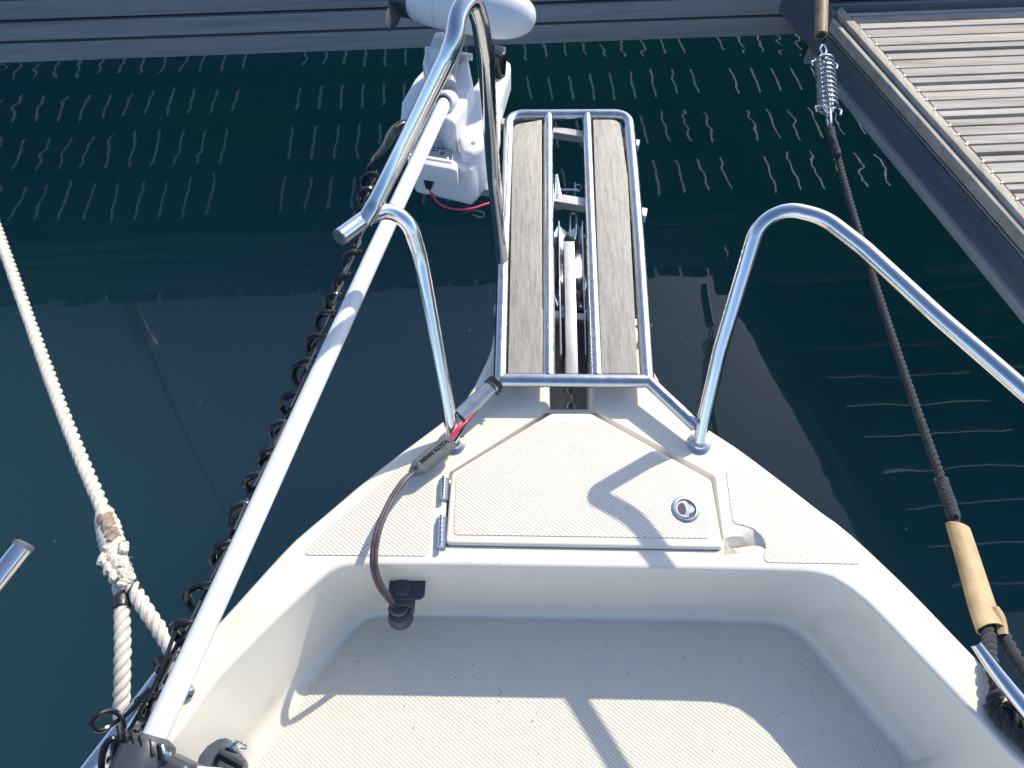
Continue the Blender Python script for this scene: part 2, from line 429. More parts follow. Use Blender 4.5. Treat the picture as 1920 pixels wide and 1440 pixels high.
# lower grey bumper starts a little along the finger, with a mitred end
q0 = W(1496, 95, (zsb + zfb) / 2)
l0 = max(.05, (q0 - Lo[0]).dot(fdir))
beam(Lo[0], (-.05, .012), zsb, zfb, 'bumper_strip', M['fender_strip'], l0=l0, bev=.003)
bolts = MB()
for (u, v) in ((1787, 402), (1817, 437), (1812, 375), (1842, 412)):
    z = on_plane(u, v); c = W(u, v, z) + fnorm * .001
    tube_mesh(bolts, [c, c + fnorm * .006], [.004, .003], 8)
bolts.build('bolt', M['steel_brushed'], finger)
# planks: gap positions read at the right-hand side of the picture
gaps = [(10, 1), (19, 0), (31, 1), (44, 0), (60, 0), (75.6, 0), (88, 1), (103, 0), (119.5, 0), (136, 0), (150, 1), (164.5, 0), (182, 0),
        (200, 0), (215, 1), (231.6, 0), (250, 0), (268, 0), (286.5, 1), (302, 0), (322, 0), (342.5, 0), (358.5, 1), (376, 0)]
def along(v): # distance down-finger (perpendicular to the planks) of the gap seen at (1920, v)
    return -(W(1920, v, FZ) - A0).dot(mperp)
gs = [(along(v), k) for v, k in gaps]
per = (gs[22][0] - gs[2][0]) / 5
g = gs[22][0] + (gs[19][0] - gs[18][0])
base = [(gs[i][0] - gs[2][0], gs[i][1]) for i in range(2, 6)]
gl = [x for x in gs if x[0] <= gs[22][0] + 1e-6]
for n in range(5):
    for j, (dd, kk) in enumerate([(.0, 1), (.2, 0), (.46, 0), (.74, 0)]):
        if n == 0 and j == 0: continue
        gl.append((gs[22][0] + (n + dd) * per, kk))
def nos_x(s):
    """point on nosing inner line at plank coordinate s"""
    a, bb = Ni; pa = -(a - A0).dot(mperp); pb = -(bb - A0).dot(mperp); t = (s - pa) / (pb - pa); return a + (bb - a) * t
screws = MB()
for (s0, k0), (s1, k1) in zip(gl, gl[1:]):
    a = s0 + (.0075 if k0 else .0022); c = s1 - (.0075 if k1 else .0022)
    if c - a < .006: continue
    pa, pc = nos_x(a), nos_x(c)
    ln = 2.6
    pts = [(pa + mdir * .003), (pa + mdir * ln), (pc + mdir * ln), (pc + mdir * .003)]
    dz = random.uniform(-.0012, .0012)
    prism([p.to_2d() for p in pts], FZ - .026 + dz, FZ + dz, 'deck_plank', M['dock_plank'], finger, bev=.002, seg=1)
    if k1 == 0:
        q = nos_x(s1) + mdir * -.004
        tube_mesh(screws, [Vector((q.x, q.y, FZ + .002)), Vector((q.x, q.y, FZ + .0065))], [.0030, .002], 8)
screws.build('screw', M['steel_brushed'], finger, kind='stuff')
# frame under the slats
for off in (-.12, -.9, -1.7, -2.4):
    beam(Lo[0], (off - .05, off), FZ - .13, FZ - .03, 'bearer', M['under'], l0=.05)
fl = thing('pontoon_float', 'dark float block in the water under the far side of the slatted finger pontoon', 'float')
prism([(Lo[0] + fdir * x + fnorm * y).to_2d() for x, y in ((.5, -1.1), (2.6, -1.1), (2.6, -2.3), (.5, -2.3))], -.15, FZ - .14, 'float_body', M['under'], fl, bev=.02)

# ------------------------------------------------------------------ the boat
boat = thing('motorboat', 'cream fibreglass motorboat bow with steel rails, hatch, bow platform and recessed foredeck', 'boat')
right = [(1220, 667), (1238, 712), (1275, 757), (1309, 786), (1331, 802), (1387, 838), (1470, 900), (1545, 958), (1596, 996), (1706, 1099), (1815, 1211), (1872, 1268), (1935, 1332)]
left = [(150, 1440), (232, 1345), (325, 1246), (424, 1146), (540, 1020), (600, 968), (690, 892), (760, 838), (827, 788), (848, 770), (880, 734), (902, 692), (919, 655), (928, 612)]
R2 = P2(right); L2 = P2(left)
nose = P2([(948, 585), (1010, 575), (1029, 574)]) 
SLOT_L = [(1029, 574), (1031, 700), (1032, 766)]; SLOT_R = [(1104, 766), (1104, 700), (1100, 574)]
nose2 = P2([(1100, 574), (1150, 578), (1205, 620)])
aftR = [Vector((.93, -.10)), Vector((1.02, -.6)), Vector((1.05, -1.6))]
aftL = [Vector((-1.02, -1.6)), Vector((-.98, -.6)), Vector((-.84, -.1))]
rim_r = [p.to_2d() for p in resample(cat_rom([Vector((*p, 0)) for p in nose2 + R2 + aftR], 8), 90)]
rim_l = [p.to_2d() for p in resample(cat_rom([Vector((*p, 0)) for p in aftL + L2 + nose], 8), 90)]
slot = P2(SLOT_L) + P2(SLOT_R)
deck_outline = rim_r + rim_l + P2(SLOT_L[1:]) + P2(SLOT_R[:2])

lip = [(652, 1064), (760, 1062), (1000, 1065), (1320, 1070), (1462, 1073), (1520, 1076), (1560, 1085), (1597, 1108), (1631, 1137), (1706, 1215), (1781, 1294), (1856, 1376), (1912, 1436)]
lipL = [(300, 1417), (394, 1290), (450, 1230), (525, 1155), (585, 1099), (615, 1076)]
WD = .20
floor_r = [(675, 1172), (700, 1160), (765, 1157), (1000, 1160), (1320, 1166), (1425, 1169), (1466, 1175), (1498, 1194), (1537, 1237), (1594, 1305), (1650, 1372), (1699, 1434)]
floor_l = [(470, 1440), (520, 1375), (556, 1325), (581, 1286), (620, 1236), (650, 1196)]
lip2 = P2(lipL) + P2(lip); flo2 = P2(floor_l, -WD) + P2(floor_r, -WD)
def closed_well(front, xl, xr, ya):
    return [Vector((xl, ya))] + front[:1] * 0 + front + [Vector((xr, ya))]
lip_full = [Vector((-.72, -1.45)), Vector((-.74, -.5)), Vector((-.66, 0.02))] + lip2 + [Vector((.86, .0)), Vector((.90, -.5)), Vector((.88, -1.45))]
flo_full = [Vector((-.60, -1.40)), Vector((-.62, -.5)), Vector((-.53, 0.05))] + flo2 + [Vector((.68, .05)), Vector((.76, -.5)), Vector((.76, -1.40))]
def smooth_closed(pts, n, sub=6, rad=.03):
    q = fillet([Vector((*p, 0)) for p in pts], rad, 5, closed=True)
    return q
# match both rings through shared key points: front portion by arc length, sides likewise
def ring(pts, splits, counts):
    out = []
    for (a, c), n in zip(splits, counts):
        seg = [Vector((*p, 0)) for p in pts[a:c + 1]]
        q = cat_rom(seg, 6); out += resample(q, n + 1)[:-1]
    return out
nl, nf = len(lip_full), len(flo_full)
# indices of the front-left and front-right corners
lc, rc = 3 + 5, 3 + 6 + 6
flc, frc = 3 + 5, 3 + 6 + 6
RA = ring(lip_full, [(0, lc), (lc, rc), (rc, nl - 1)], [60, 70, 60])
RB = ring(flo_full, [(0, flc), (flc, frc), (frc, nf - 1)], [60, 70, 60])
RA.append(Vector((*lip_full[-1], 0))); RB.append(Vector((*flo_full[-1], 0)))
def norm_out(rng):
    out = []; n = len(rng)
    for i in range(n):
        d = rng[(i + 1) % n] - rng[i - 1]; nn = Vector((d.y, -d.x, 0)).normalized(); out.append(nn)
    # make them point outward
    c = sum(rng, Vector()) / n
    if sum((p - c).dot(q) for p, q in zip(rng, out)) < 0: out = [-q for q in out]
    return out
NA = norm_out(RA)
# a steeper inner wall than the fillet foot
hatch_open = P2([(839, 886), (1028, 768), (1113, 768), (1342, 893), (1358, 1010), (1353, 1034), (830, 1025)])
hatch_open = [p.to_2d() for p in fillet([Vector((*p, 0)) for p in hatch_open], [.01, .01, .01, .012, .01, .006, .006], 3, closed=True)]

def smooth(a, b, x): t = max(0, min(1, (x - a) / (b - a))); return t * t * (3 - 2 * t)
scoopA, scoopB = D(1368, 1030).to_2d(), D(1418, 1016).to_2d()
cleat_c = [(D(310, 1290).to_2d(), (D(250, 1370) - D(420, 1170)).to_2d().normalized())]
def deck_z(p):
    z = 0.0
    d = scoopB - scoopA; t = max(0, min(1, (p - scoopA).dot(d) / d.length_squared)); dist = (p - (scoopA + d * t)).length
    z -= .026 * (1 - smooth(.004, .020, dist)) * (1 - .45 * t)
    for c, dr in cleat_c:
        r = p - c; a = r.dot(dr); w = abs(r.x * dr.y - r.y * dr.x)
        z -= .008 * (1 - smooth(.10, .20, abs(a))) * (1 - smooth(.02, .08, w))
    return z
def inside(p, poly):
    c = False; n = len(poly); j = n - 1
    for i in range(n):
        a, b2 = poly[i], poly[j]
        if (a[1] > p[1]) != (b2[1] > p[1]) and p[0] < (b2[0] - a[0]) * (p[1] - a[1]) / (b2[1] - a[1]) + a[0]: c = not c
        j = i
    return c
def fill(outer, holes, zf, name, mtl, parent, step=.014, ymin=None):
    vs = []; es = []
    for lp in [outer] + holes:
        n0 = len(vs); vs += [Vector(p[:2]) for p in lp]; es += [(n0 + i, n0 + (i + 1) % len(lp)) for i in range(len(lp))]
    if step:
        x0 = min(p[0] for p in outer); x1 = max(p[0] for p in outer); y0 = max(min(p[1] for p in outer), ymin if ymin is not None else -9); y1 = max(p[1] for p in outer)
        y = y0
        bnd = [p for lp in [outer] + holes for p in lp]
        while y < y1:
            x = x0
            while x < x1:
                p = Vector((x, y))
                if inside(p, outer) and not any(inside(p, h) for h in holes):
                    if not ok_far or min((p - Vector(b[:2])).length_squared for b in bnd) > (step * .35) ** 2: vs.append(p)
                x += step
            y += step
    r = delaunay_2d_cdt(vs, es, [], 0, 1e-6)
    V, F = r[0], r[2]; fs = []
    for f in F:
        c = sum((V[i] for i in f), Vector((0, 0))) / len(f)
        if inside(c, outer) and not any(inside(c, h) for h in holes): fs.append(f)
    me = mesh_from(name, [(p.x, p.y, zf(p)) for p in V], fs)
    bm = bmesh.new(); bm.from_mesh(me)
    for f in bm.faces:
        f.normal_update()
        if f.normal.z < 0: f.normal_flip()
    lo = [v for v in bm.verts if not v.link_faces]; bmesh.ops.delete(bm, geom=lo, context='VERTS')
    bm.to_mesh(me); bm.free()
    return link(name, me, mtl, parent)
ok_far = True
LR = .010
hole_well = [(p + q * LR).to_2d() for p, q in zip(RA, NA)]
EDGE = .016
def offs2(poly, d):
    n = len(poly); out = []
    for i in range(n):
        a = poly[i] - poly[i - 1]; b2 = poly[(i + 1) % n] - poly[i]
        a = a.normalized() if a.length > 1e-7 else b2.normalized(); b2 = b2.normalized() if b2.length > 1e-7 else a
        nn = Vector((a.y + b2.y, -a.x - b2.x)); nn = nn.normalized() if nn.length > 1e-7 else Vector((a.y, -a.x))
        out.append(poly[i] + nn * d)
    return out
# orientation: make deck outline counter-clockwise so that +offset is outward
def area(p): return sum(p[i - 1][0] * p[i][1] - p[i][0] * p[i - 1][1] for i in range(len(p))) / 2
if area(deck_outline) < 0: deck_outline.reverse()
top_outline = offs2(deck_outline, -EDGE)
deck = fill(top_outline, [hole_well, hatch_open], lambda p: DECK + deck_z(p), 'deck', M['gelcoat'], boat, step=.013, ymin=.15)
# rounded gunwale edge, slot walls and outer lip
mb = MB(); rings = []
for k in range(7):
    a = k / 6 * math.pi / 2
    rr = offs2(deck_outline, -EDGE * (1 - math.sin(a)))
    rings.append([(p.x, p.y, DECK + (deck_z(p) if k == 0 else deck_z(p) * (1 - k / 6)) - EDGE * (1 - math.cos(a))) for p in rr])
rings.append([(p.x, p.y, DECK - .09) for p in deck_outline])
n = len(deck_outline); vs = [q for r in rings for q in r]; fs = []
for i in range(len(rings) - 1):
    for k in range(n): fs.append((i * n + k, i * n + (k + 1) % n, (i + 1) * n + (k + 1) % n, (i + 1) * n + k))
mb.add(vs, fs); mb.build('gunwale', M['gelcoat'], boat)
# cockpit liner: lip, wall, foot fillet
prof = []
for k in range(6):
    a = k / 5 * math.pi / 2; prof.append(('lip', LR * (1 - math.sin(a)), -LR * (1 - math.cos(a))))
rings = [[(p.x + q.x * o, p.y + q.y * o, DECK + z) for p, q in zip(RA, NA)] for _, o, z in prof]
NW = 14
FR = .045
for k in range(1, NW + 1):
    # wall goes nearly straight then sweeps into the floor
    t = k / NW
    z = -LR - (WD - LR) * (1 - (1 - t) ** 1.0 if t < .6 else 0) if False else None
    if t <= .55:
        s = t / .55; zz = -LR - (WD - LR - FR) * s; w = .55 * s
    else:
        s = (t - .55) / .45; a = s * math.pi / 2; zz = -(WD - FR) - FR * math.sin(a); w = .55 + .45 * (1 - math.cos(a))
    rings.append([(p.x * (1 - w) + q.x * w, p.y * (1 - w) + q.y * w, DECK + zz) for p, q in zip(RA, RB)])
n = len(RA); vs = [q for r in rings for q in r]; fs = []
for i in range(len(rings) - 1):
    for k in range(n): fs.append((i * n + k, i * n + (k + 1) % n, (i + 1) * n + (k + 1) % n, (i + 1) * n + k))
MB().add(vs, fs).build('cockpit_wall', M['gelcoat'], boat)
NB = norm_out(RB)
fill([(p + q * .002).to_2d() for p, q in zip(RB, NB)], [], lambda p: DECK - WD - .0005, 'cockpit_floor', M['gelcoat'], boat, step=0)
pan = [(p - q * .006).to_2d() for p, q in zip(RB, NB)]
prism(pan, DECK - WD - .003, DECK - WD + .0012, 'non_skid_panel', M['nonskid'], boat, bev=.0006, seg=1)

# hatch recess and hatch
n = len(hatch_open); ho = offs2(hatch_open, -.012 if area(hatch_open) > 0 else .012)
rings = [[(p.x, p.y, DECK) for p in hatch_open], [(p.x * .85 + q.x * .15, p.y * .85 + q.y * .15, DECK - .002) for p, q in zip(hatch_open, ho)],
         [(p.x * .7 + q.x * .3, p.y * .7 + q.y * .3, DECK - .020) for p, q in zip(hatch_open, ho)], [(q.x, q.y, DECK - .023) for q in ho]]
vs = [q for r in rings for q in r]; fs = [(i * n + k, i * n + (k + 1) % n, (i + 1) * n + (k + 1) % n, (i + 1) * n + k) for i in range(3) for k in range(n)]
fs.append([3 * n + k for k in range(n)])
MB().add(vs, fs).build('hatch_recess', M['hull'], boat)
HT = .009
hp = P2([(846, 887), (1034, 774), (1108, 774), (1334, 899), (1357, 1028), (835, 1019)], HT)
hp = [p.to_2d() for p in fillet([Vector((*p, 0)) for p in hp], [.012, .02, .02, .012, .008, .008], 4, closed=True)]
hatch = prism(hp, DECK - .022, DECK + HT, 'hatch', M['gelcoat'], boat, bev=.005, seg=3)
hpan = P2([(855, 892), (1006, 792), (1130, 792), (1318, 902), (1331, 1010), (851, 1003)], HT)
hpan = [p.to_2d() for p in fillet([Vector((*p, 0)) for p in hpan], .008, 4, closed=True)]
flat(hpan, DECK + HT, 'non_skid_panel', M['nonskid'], hatch, th=.0014)
for (a, c) in (((833, 893), (831, 934)), ((828, 966), (826, 1026))):
    p, q = D(*a, .012), D(*c, .012); mb = MB(); nk = 7
    for k in range(nk):
        x, y = p.lerp(q, (k + .06) / nk), p.lerp(q, (k + .94) / nk); tube_mesh(mb, [x, y], .0048, 12)
    d = (q - p).normalized(); sd = Vector((-d.y, d.x, 0)); 
    for sgn in (1, -1):
        c0 = [p + sd * .001 * sgn, p + sd * .009 * sgn, q + sd * .009 * sgn, q + sd * .001 * sgn]
        zz = -.010 if sgn > 0 else -.010
        mb.add([(v.x, v.y, v.z + zz + dz) for dz in (0, .002) for v in c0], [(0, 1, 2, 3), (7, 6, 5, 4), (0, 4, 5, 1), (1, 5, 6, 2), (2, 6, 7, 3), (3, 7, 4, 0)])
    mb.build('hinge', M['steel'], hatch)
# latch
lc0 = D(1285, 955, HT + .001)
latch = lathe([(.0265, -.002), (.0265, .0015), (.0240, .0032), (.0205, .0034), (.0195, .002), (.0195, .0004)], lc0, (0, 0, 1), 'latch_ring', M['steel_brushed'], hatch, 40)
lathe([(.0192, 0), (.0192, .0010)], lc0, (0, 0, 1), 'latch_well', M['dark_plastic'], hatch, 32)
pad = []
for k in range(40):
    a = 2 * math.pi * k / 40; r = .0172
    x, y = r * math.cos(a) - .002, r * math.sin(a)
    if x > .004: x, y = (x * 1.15, y * (.62 if x < .012 else .52))
    pad.append((lc0 + Vector((x, y, 0))).to_2d())
prism(pad, lc0.z - .001, lc0.z + .0024, 'latch_handle', M['satin_steel'], hatch, bev=.0005, seg=1)
hl = []
for k in range(24):
    a = 2 * math.pi * k / 24; hl.append((lc0.x - .005 + .0100 * math.cos(a) * (1 if math.cos(a) < 0 else .55), lc0.y + .0118 * math.sin(a)))
prism(hl, lc0.z, lc0.z + .0028, 'finger_hole', M['ink'], hatch, bev=0)

# deck non-skid panels
def round2(pts, r): return [p.to_2d() for p in fillet([Vector((*p, 0)) for p in pts], r, 4, closed=True)]
pl = P2([(566, 1041), (604, 1000), (680, 936), (740, 884), (770, 864), (812, 864), (816, 890), (805, 1034), (797, 1043)])
flat(round2(pl, .006), DECK, 'non_skid_panel', M['nonskid'], boat)
pr_ = P2([(1361, 884), (1369, 873), (1382, 870), (1397, 875), (1462, 919), (1537, 979), (1594, 1030), (1614, 1053), (1608, 1058), (1440, 1055), (1433, 1050), (1432, 1040), (1436, 1027), (1434, 1016),
          (1427, 1004), (1412, 992), (1396, 986), (1380, 983), (1373, 976)])
flat(round2(pr_, .004), DECK, 'non_skid_panel', M['nonskid'], boat)

# anchor slot tray
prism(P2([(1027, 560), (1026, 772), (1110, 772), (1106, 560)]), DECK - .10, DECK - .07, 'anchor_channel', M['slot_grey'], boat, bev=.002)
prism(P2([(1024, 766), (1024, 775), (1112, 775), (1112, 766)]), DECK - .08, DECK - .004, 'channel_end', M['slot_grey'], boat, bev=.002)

# rub rail along both gunwales, hull below
def along_rim(pts, off, z): 
    q = [Vector((*p, 0)) for p in pts]; out = []
    for i, p in enumerate(q):
        d = (q[min(i + 1, len(q) - 1)] - q[max(i - 1, 0)]).normalized(); nn = Vector((d.y, -d.x, 0))
        out.append(Vector((p.x + nn.x * off, p.y + nn.y * off, z)))
    return out
rr_ = along_rim(rim_r[::-1], -.006, DECK - .045); rl_ = along_rim(rim_l[::-1], -.006, DECK - .045)
tube(rr_[:-12], .015, 'rub_rail', M['hull'], boat, 12); tube(rl_[12:], .015, 'rub_rail', M['hull'], boat, 12)
for rm in (rim_r, rim_l):
    w = along_rim(rm[::-1], .008, DECK - .046)
    tube(w[:-12] if rm is rim_r else w[12:], .0045, 'rub_strip', M['steel'], boat, 8)
outer = [p for p in offs2(deck_outline, 0)]
hull_o = rim_r + rim_l                      # closed from starboard nose round the stern to port nose
xc = .10
rings = []
for t in range(9):
    s = t / 8; z = (DECK - .06) * (1 - s) + (-.20) * s
    ring_ = []
    for p in hull_o:
        fw = max(0, min(1, (p.y - .1) / .9))
        k = 1 - (.30 + .38 * fw) * (s ** .9)
        y = p.y - (.34 * s) * fw ** 1.5
        ring_.append((xc + (p.x - xc) * k, y, z))
    rings.append(ring_)
n = len(hull_o); vs = [q for r in rings for q in r]; fs = [(i * n + k, i * n + (k + 1) % n, (i + 1) * n + (k + 1) % n, (i + 1) * n + k) for i in range(8) for k in range(n)]
MB().add(vs, fs).build('hull', M['hull'], boat)

# ---- rails
TR = .0136
def curve3(pts, rad, seg=8): return resample(fillet([D(*p) for p in pts], rad, seg), 90)
# starboard
rs = fillet([D(1310, 830, .0), D(1350, 655, .17), D(1422, 418, .375), D(1478, 392, .40), D(1545, 408, .405), D(1620, 466, .405), D(1760, 595, .40), D(1930, 742, .39), D(2150, 930, .38)], [0, .3, .06, .05, .08, .2, .3, .3, 0], 8)
tube(rs, TR, 'bow_rail', M['steel'], boat, 24)
lsr = fillet([D(852, 830, .0), D(826, 690, .14), D(787, 480, .33), D(768, 418, .39), D(730, 392, .415), D(690, 405, .43), D(637, 444, .44)], [0, .3, .15, .05, .05, .08, 0], 8)
tube(lsr, TR, 'bow_rail', M['steel'], boat, 24)
hoop = fillet([D(682, 416, .432), D(700, 388, .44), D(742, 305, .50), D(838, 108, .655), D(852, 70, .68), D(858, 25, .70), D(884, -12, .71), D(900, 40, .665), D(911, 110, .60), D(923, 300, .35), D(941, 487, .078)],
              [0, .1, .3, .06, .06, .05, .045, .05, .1, .3, 0], 8)
tube(hoop, TR, 'bow_hoop', M['steel'], boat, 24)
end = D(637, 444, .44); dirv = (end - D(690, 405, .43)).normalized()
lathe([(TR * .99, 0), (TR * .99, .002), (TR * .8, .004)], end, dirv, 'tube_cap', M['slate_plastic'], boat, 20)
side = [D(42, 1026, .30), D(-10, 1092, .30), D(-230, 1370, .30), Vector((-1.01, -.9, DECK + .28))]
tube(fillet(side, [0, .1, .3, 0], 8), TR, 'side_rail', M['steel'], boat, 24)
lathe([(TR * 1.08, -.001), (TR * 1.08, .004), (TR * .8, .007)], side[0], (side[0] - side[1]), 'tube_cap', M['slate_plastic'], boat, 20)
# side rail stands on posts behind the picture edge
tube([side[3], Vector((side[3].x + .02, side[3].y, DECK - .02))], TR, 'rail_post', M['steel'], boat, 16)
for (u, v) in ((1310, 832), (852, 832)):
    lathe([(.024, -.002), (.024, .003), (.021, .005), (.016, .006), (.0145, .010), (.012, .011)], D(u, v, 0), (0, 0, 1), 'rail_base', M['steel'], boat, 32)

# ---- bow platform
PH = .045
plat = bpy.data.objects.new('bow_platform', None); C.objects.link(plat); plat.parent = boat; plat.empty_display_size = .05
u_out = fillet([D(938, 712, PH), D(944, 487, PH), D(952, 300, PH), D(955, 216, PH), D(1178, 215, PH), D(1188, 330, PH), D(1198, 460, PH), D(1214, 714, PH)], [0, .3, .3, .038, .038, .3, .3, 0], 8)
PT = .0146
tube(u_out, PT, 'outer_tube', M['satin_steel'], plat, 24)
tube([D(936, 713, PH), D(1216, 715, PH)], PT, 'cross_tube', M['satin_steel'], plat, 24)
for a, c in (((1028, 218), (1029, 706)), ((1100, 218), (1119, 706))):
    tube(resample([D(*a, PH), D(*c, PH)], 6), PT * .90, 'inner_tube', M['satin_steel'], plat, 20)
tube(resample([D(1216, 715, PH), D(1306, 800, .035)], 6), PT * .92, 'side_stay', M['satin_steel'], plat, 20)
tube(resample([D(936, 713, PH), D(852, 790, .035)], 6), PT * .9, 'side_stay', M['satin_steel'], plat, 20)
tube(resample([D(925, 723, PH), D(862, 781, .037)], 6), PT * 1.14, 'hose_sleeve', plain('clear_grey_hose', (.36, .40, .42), (.46, .50, .52), 30, (.2, .35), .1, metal=.75), plat, 20)
plank_z = (PH - .008, PH + .010)
for pts, rad in (([(962, 234), (1016, 224), (1017, 700), (953, 700)], [.022, .002, .002, .002]), ([(1112, 224), (1162, 224), (1177, 330), (1196, 700), (1128, 700)], [.002, .024, .1, .002, .002])):
    q = [p.to_2d() for p in fillet([Vector((*p, 0)) for p in P2(pts, plank_z[1])], rad, 5, closed=True)]
    o = prism(q, DECK + plank_z[0], DECK + plank_z[1], 'plank', M['teak'], plat, bev=.0016, seg=2)
# square aluminium cross bars under the tubes
BZ = PH - TR - .024
def bar(a, c, w, t, name, mtl, parent, zc):
    a, c = D(*a, zc), D(*c, zc); d = (c - a); ln = d.length; rot = math.atan2(d.y, d.x)
    return box((a + c) / 2, ln, w, t, name, mtl, parent, bev=.0015, rot=rot)
bar((868, 221), (1198, 274), .026, .022, 'cross_bar', M['aluminium'], plat, BZ + .011)
bar((860, 346), (1212, 404), .030, .022, 'cross_bar', M['aluminium'], plat, BZ + .011)
bar((926, 582), (1218, 612), .020, .022, 'cross_bar', M['aluminium'], plat, BZ - .025)
for (u, v) in ((1207, 404), (1194, 272), (1219, 606)):
    tube([D(u, v + 4, BZ - .01), D(u, v + 4, BZ + .03)], .0055, 'bolt', M['steel_brushed'], plat, 6)

# ---- anchor hanging on the roller
anc = thing('anchor', 'polished steel plough anchor with flat bar shank lying between the two platform planks', 'anchor')
a0, a1 = D(1067, 452, .035), D(1073, 700, .02)
d = (a1 - a0); ln = d.length; rot = math.atan2(d.y, d.x)
mb = MB(); sd = Vector((-math.sin(rot), math.cos(rot), 0)) * .0125
vs = []
for p, z in ((a0, .035), (a1, .02)):
    for s_, zz in ((-1, -.05), (1, -.05), (1, 0), (-1, 0)): q = p + sd * s_; vs.append((q.x, q.y, DECK + z + zz))
me = mesh_from('shank', vs, [(0, 1, 2, 3), (7, 6, 5, 4), (0, 4, 5, 1), (1, 5, 6, 2), (2, 6, 7, 3), (3, 7, 4, 0)]); bevelled('shank', me, .0015, 2)
link('shank', me, M['aluminium'], anc)
lathe([(.0125, -.004), (.0125, .004)], D(1067, 449, .022), a0 - a1, 'shank_end', M['dark_plastic'], anc, 4)
# flukes: folded plate, two curved wings meeting on a ridge
mb = MB(); vs = []; fs = []; nn = 9
for i in range(nn + 1):
    t = i / nn
    for j, w in enumerate((-1, -.6, 0, .6, 1)):
        c = D(1068 + 4 * t, 398 + 165 * t, 0)
        half = .052 * math.sin(math.pi * (.16 + .80 * t)) ** .8
        vs.append((c.x + w * half, c.y, DECK - .075 - .05 * t * t + .028 * abs(w) + .02 * math.sin(3 * t)))
for i in range(nn):
    for j in range(4): fs.append((i * 5 + j, i * 5 + j + 1, (i + 1) * 5 + j + 1, (i + 1) * 5 + j))
me = mesh_from('fluke', vs, fs); bm = bmesh.new(); bm.from_mesh(me); bmesh.ops.solidify(bm, geom=bm.faces, thickness=.004); bm.to_mesh(me); bm.free()
link('fluke', me, M['steel'], anc)
# roller cheeks and roller (part of boat platform)
for u0, u1 in ((1046, 1050), (1090, 1096)):
    a = D(u0, 560, 0); c = D(u1, 640, 0)
    prism([D(u0, 420, 0).to_2d(), D(u0 + 3, 420, 0).to_2d(), D(u1 + 3, 670, 0).to_2d(), D(u1, 670, 0).to_2d()], DECK - .06, DECK + .012, 'roller_cheek', M['steel'], plat, bev=.001)
prism(P2([(1040, 440), (1096, 440), (1104, 668), (1034, 668)], -.12), DECK - .15, DECK - .14, 'roller_dark_fill', M['dark_plastic'], plat, bev=.002)  # dark roller hardware; plate added below the anchor to fill in dark shading
lathe([(.013, -.02), (.009, -.006), (.009, .006), (.013, .02)], D(1074, 585, -.05), (1, 0, 0), 'roller', M['dark_plastic'], plat, 20)
pin0, pin1 = D(1038, 356, .012), D(1084, 356, .012)
tube([pin0, pin1], .0035, 'pin', M['steel'], plat, 10)
tube([D(1078, 342, .02), D(1079, 372, .0)], .003, 'pin', M['steel'], plat, 8)
rg = [D(1084, 352, .014) + Vector((.008 * math.cos(a), .003 * math.sin(a), .008 * math.sin(a))) for a in [2 * math.pi * k / 16 for k in range(16)]]
tube(rg, .0014, 'split_ring', M['steel'], plat, 6, closed=True)
prism(P2([(1041, 326), (1046, 326), (1053, 372), (1040, 372)], .03), DECK - .01, DECK + .03, 'bracket', M['steel_brushed'], plat, bev=.001)
# shackle
sh = [D(1075, 400, .0), D(1070, 404, .0), D(1069, 432, .01), D(1072, 446, .015), D(1079, 446, .015), D(1081, 432, .01), D(1080, 404, .0)]
tube(cat_rom(sh, 5, closed=True), .0035, 'shackle', M['steel'], anc, 8, closed=True)

# ---- anchor chain in the channel
ch = thing('anchor_chain', 'short run of steel chain lying in the grey slot below the platform cross tube', 'chain')
for k in range(8):
    c = D(1071, 764 - k * 15.5, -.058); pts = []
    for j in range(20):
        a = 2 * math.pi * j / 20; x = .0075 * math.cos(a); y = .0125 * math.sin(a) * (1.0 if True else 1)
        pts.append(c + (Vector((x, y, 0)) if k % 2 == 0 else Vector((x * .25, y, x))))
    tube(pts, .003, 'link', M['chain'], ch, 8, closed=True)

# ---- cleats
def cleat(c, dr, mirror):
    e = bpy.data.objects.new('cleat', None); C.objects.link(e); e.parent = boat; e.empty_display_size = .05
    z = DECK - .014
    dr = Vector((dr.x, dr.y, 0)).normalized(); c = Vector((c.x, c.y, 0))
    pts = [c + dr * t + Vector((0, 0, z + .062 + .014 * (abs(t) / .13) ** 2)) for t in (-.135, -.09, -.045, 0, .045, .09, .135)]
    q = cat_rom(pts, 4); tube(q, [.0085 + .0055 * (1 - abs(i / (len(q) - 1) * 2 - 1) ** 1.5) for i in range(len(q))], 'horn', M['steel'], e, 16)
    for t in (-.035, .035):
        lathe([(.020, 0), (.020, .004), (.012, .012), (.010, .06)], c + dr * t + Vector((0, 0, z)), (0, 0, 1), 'cleat_leg', M['steel'], e, 20)
    return e
cr_dir = (D(1925, 1318, .06) - D(1838, 1218, .06)).to_2d().normalized()
cr_c = (D(1838, 1218, .062).to_2d() + cr_dir * .125)
cleat(cr_c, cr_dir, 1)
cl_dir = (D(160, 1440, .06) - D(322, 1232, .06)).to_2d().normalized()
cl_c = (D(322, 1232, .062).to_2d() + cl_dir * .135)
cleat(cl_c, cl_dir, -1)

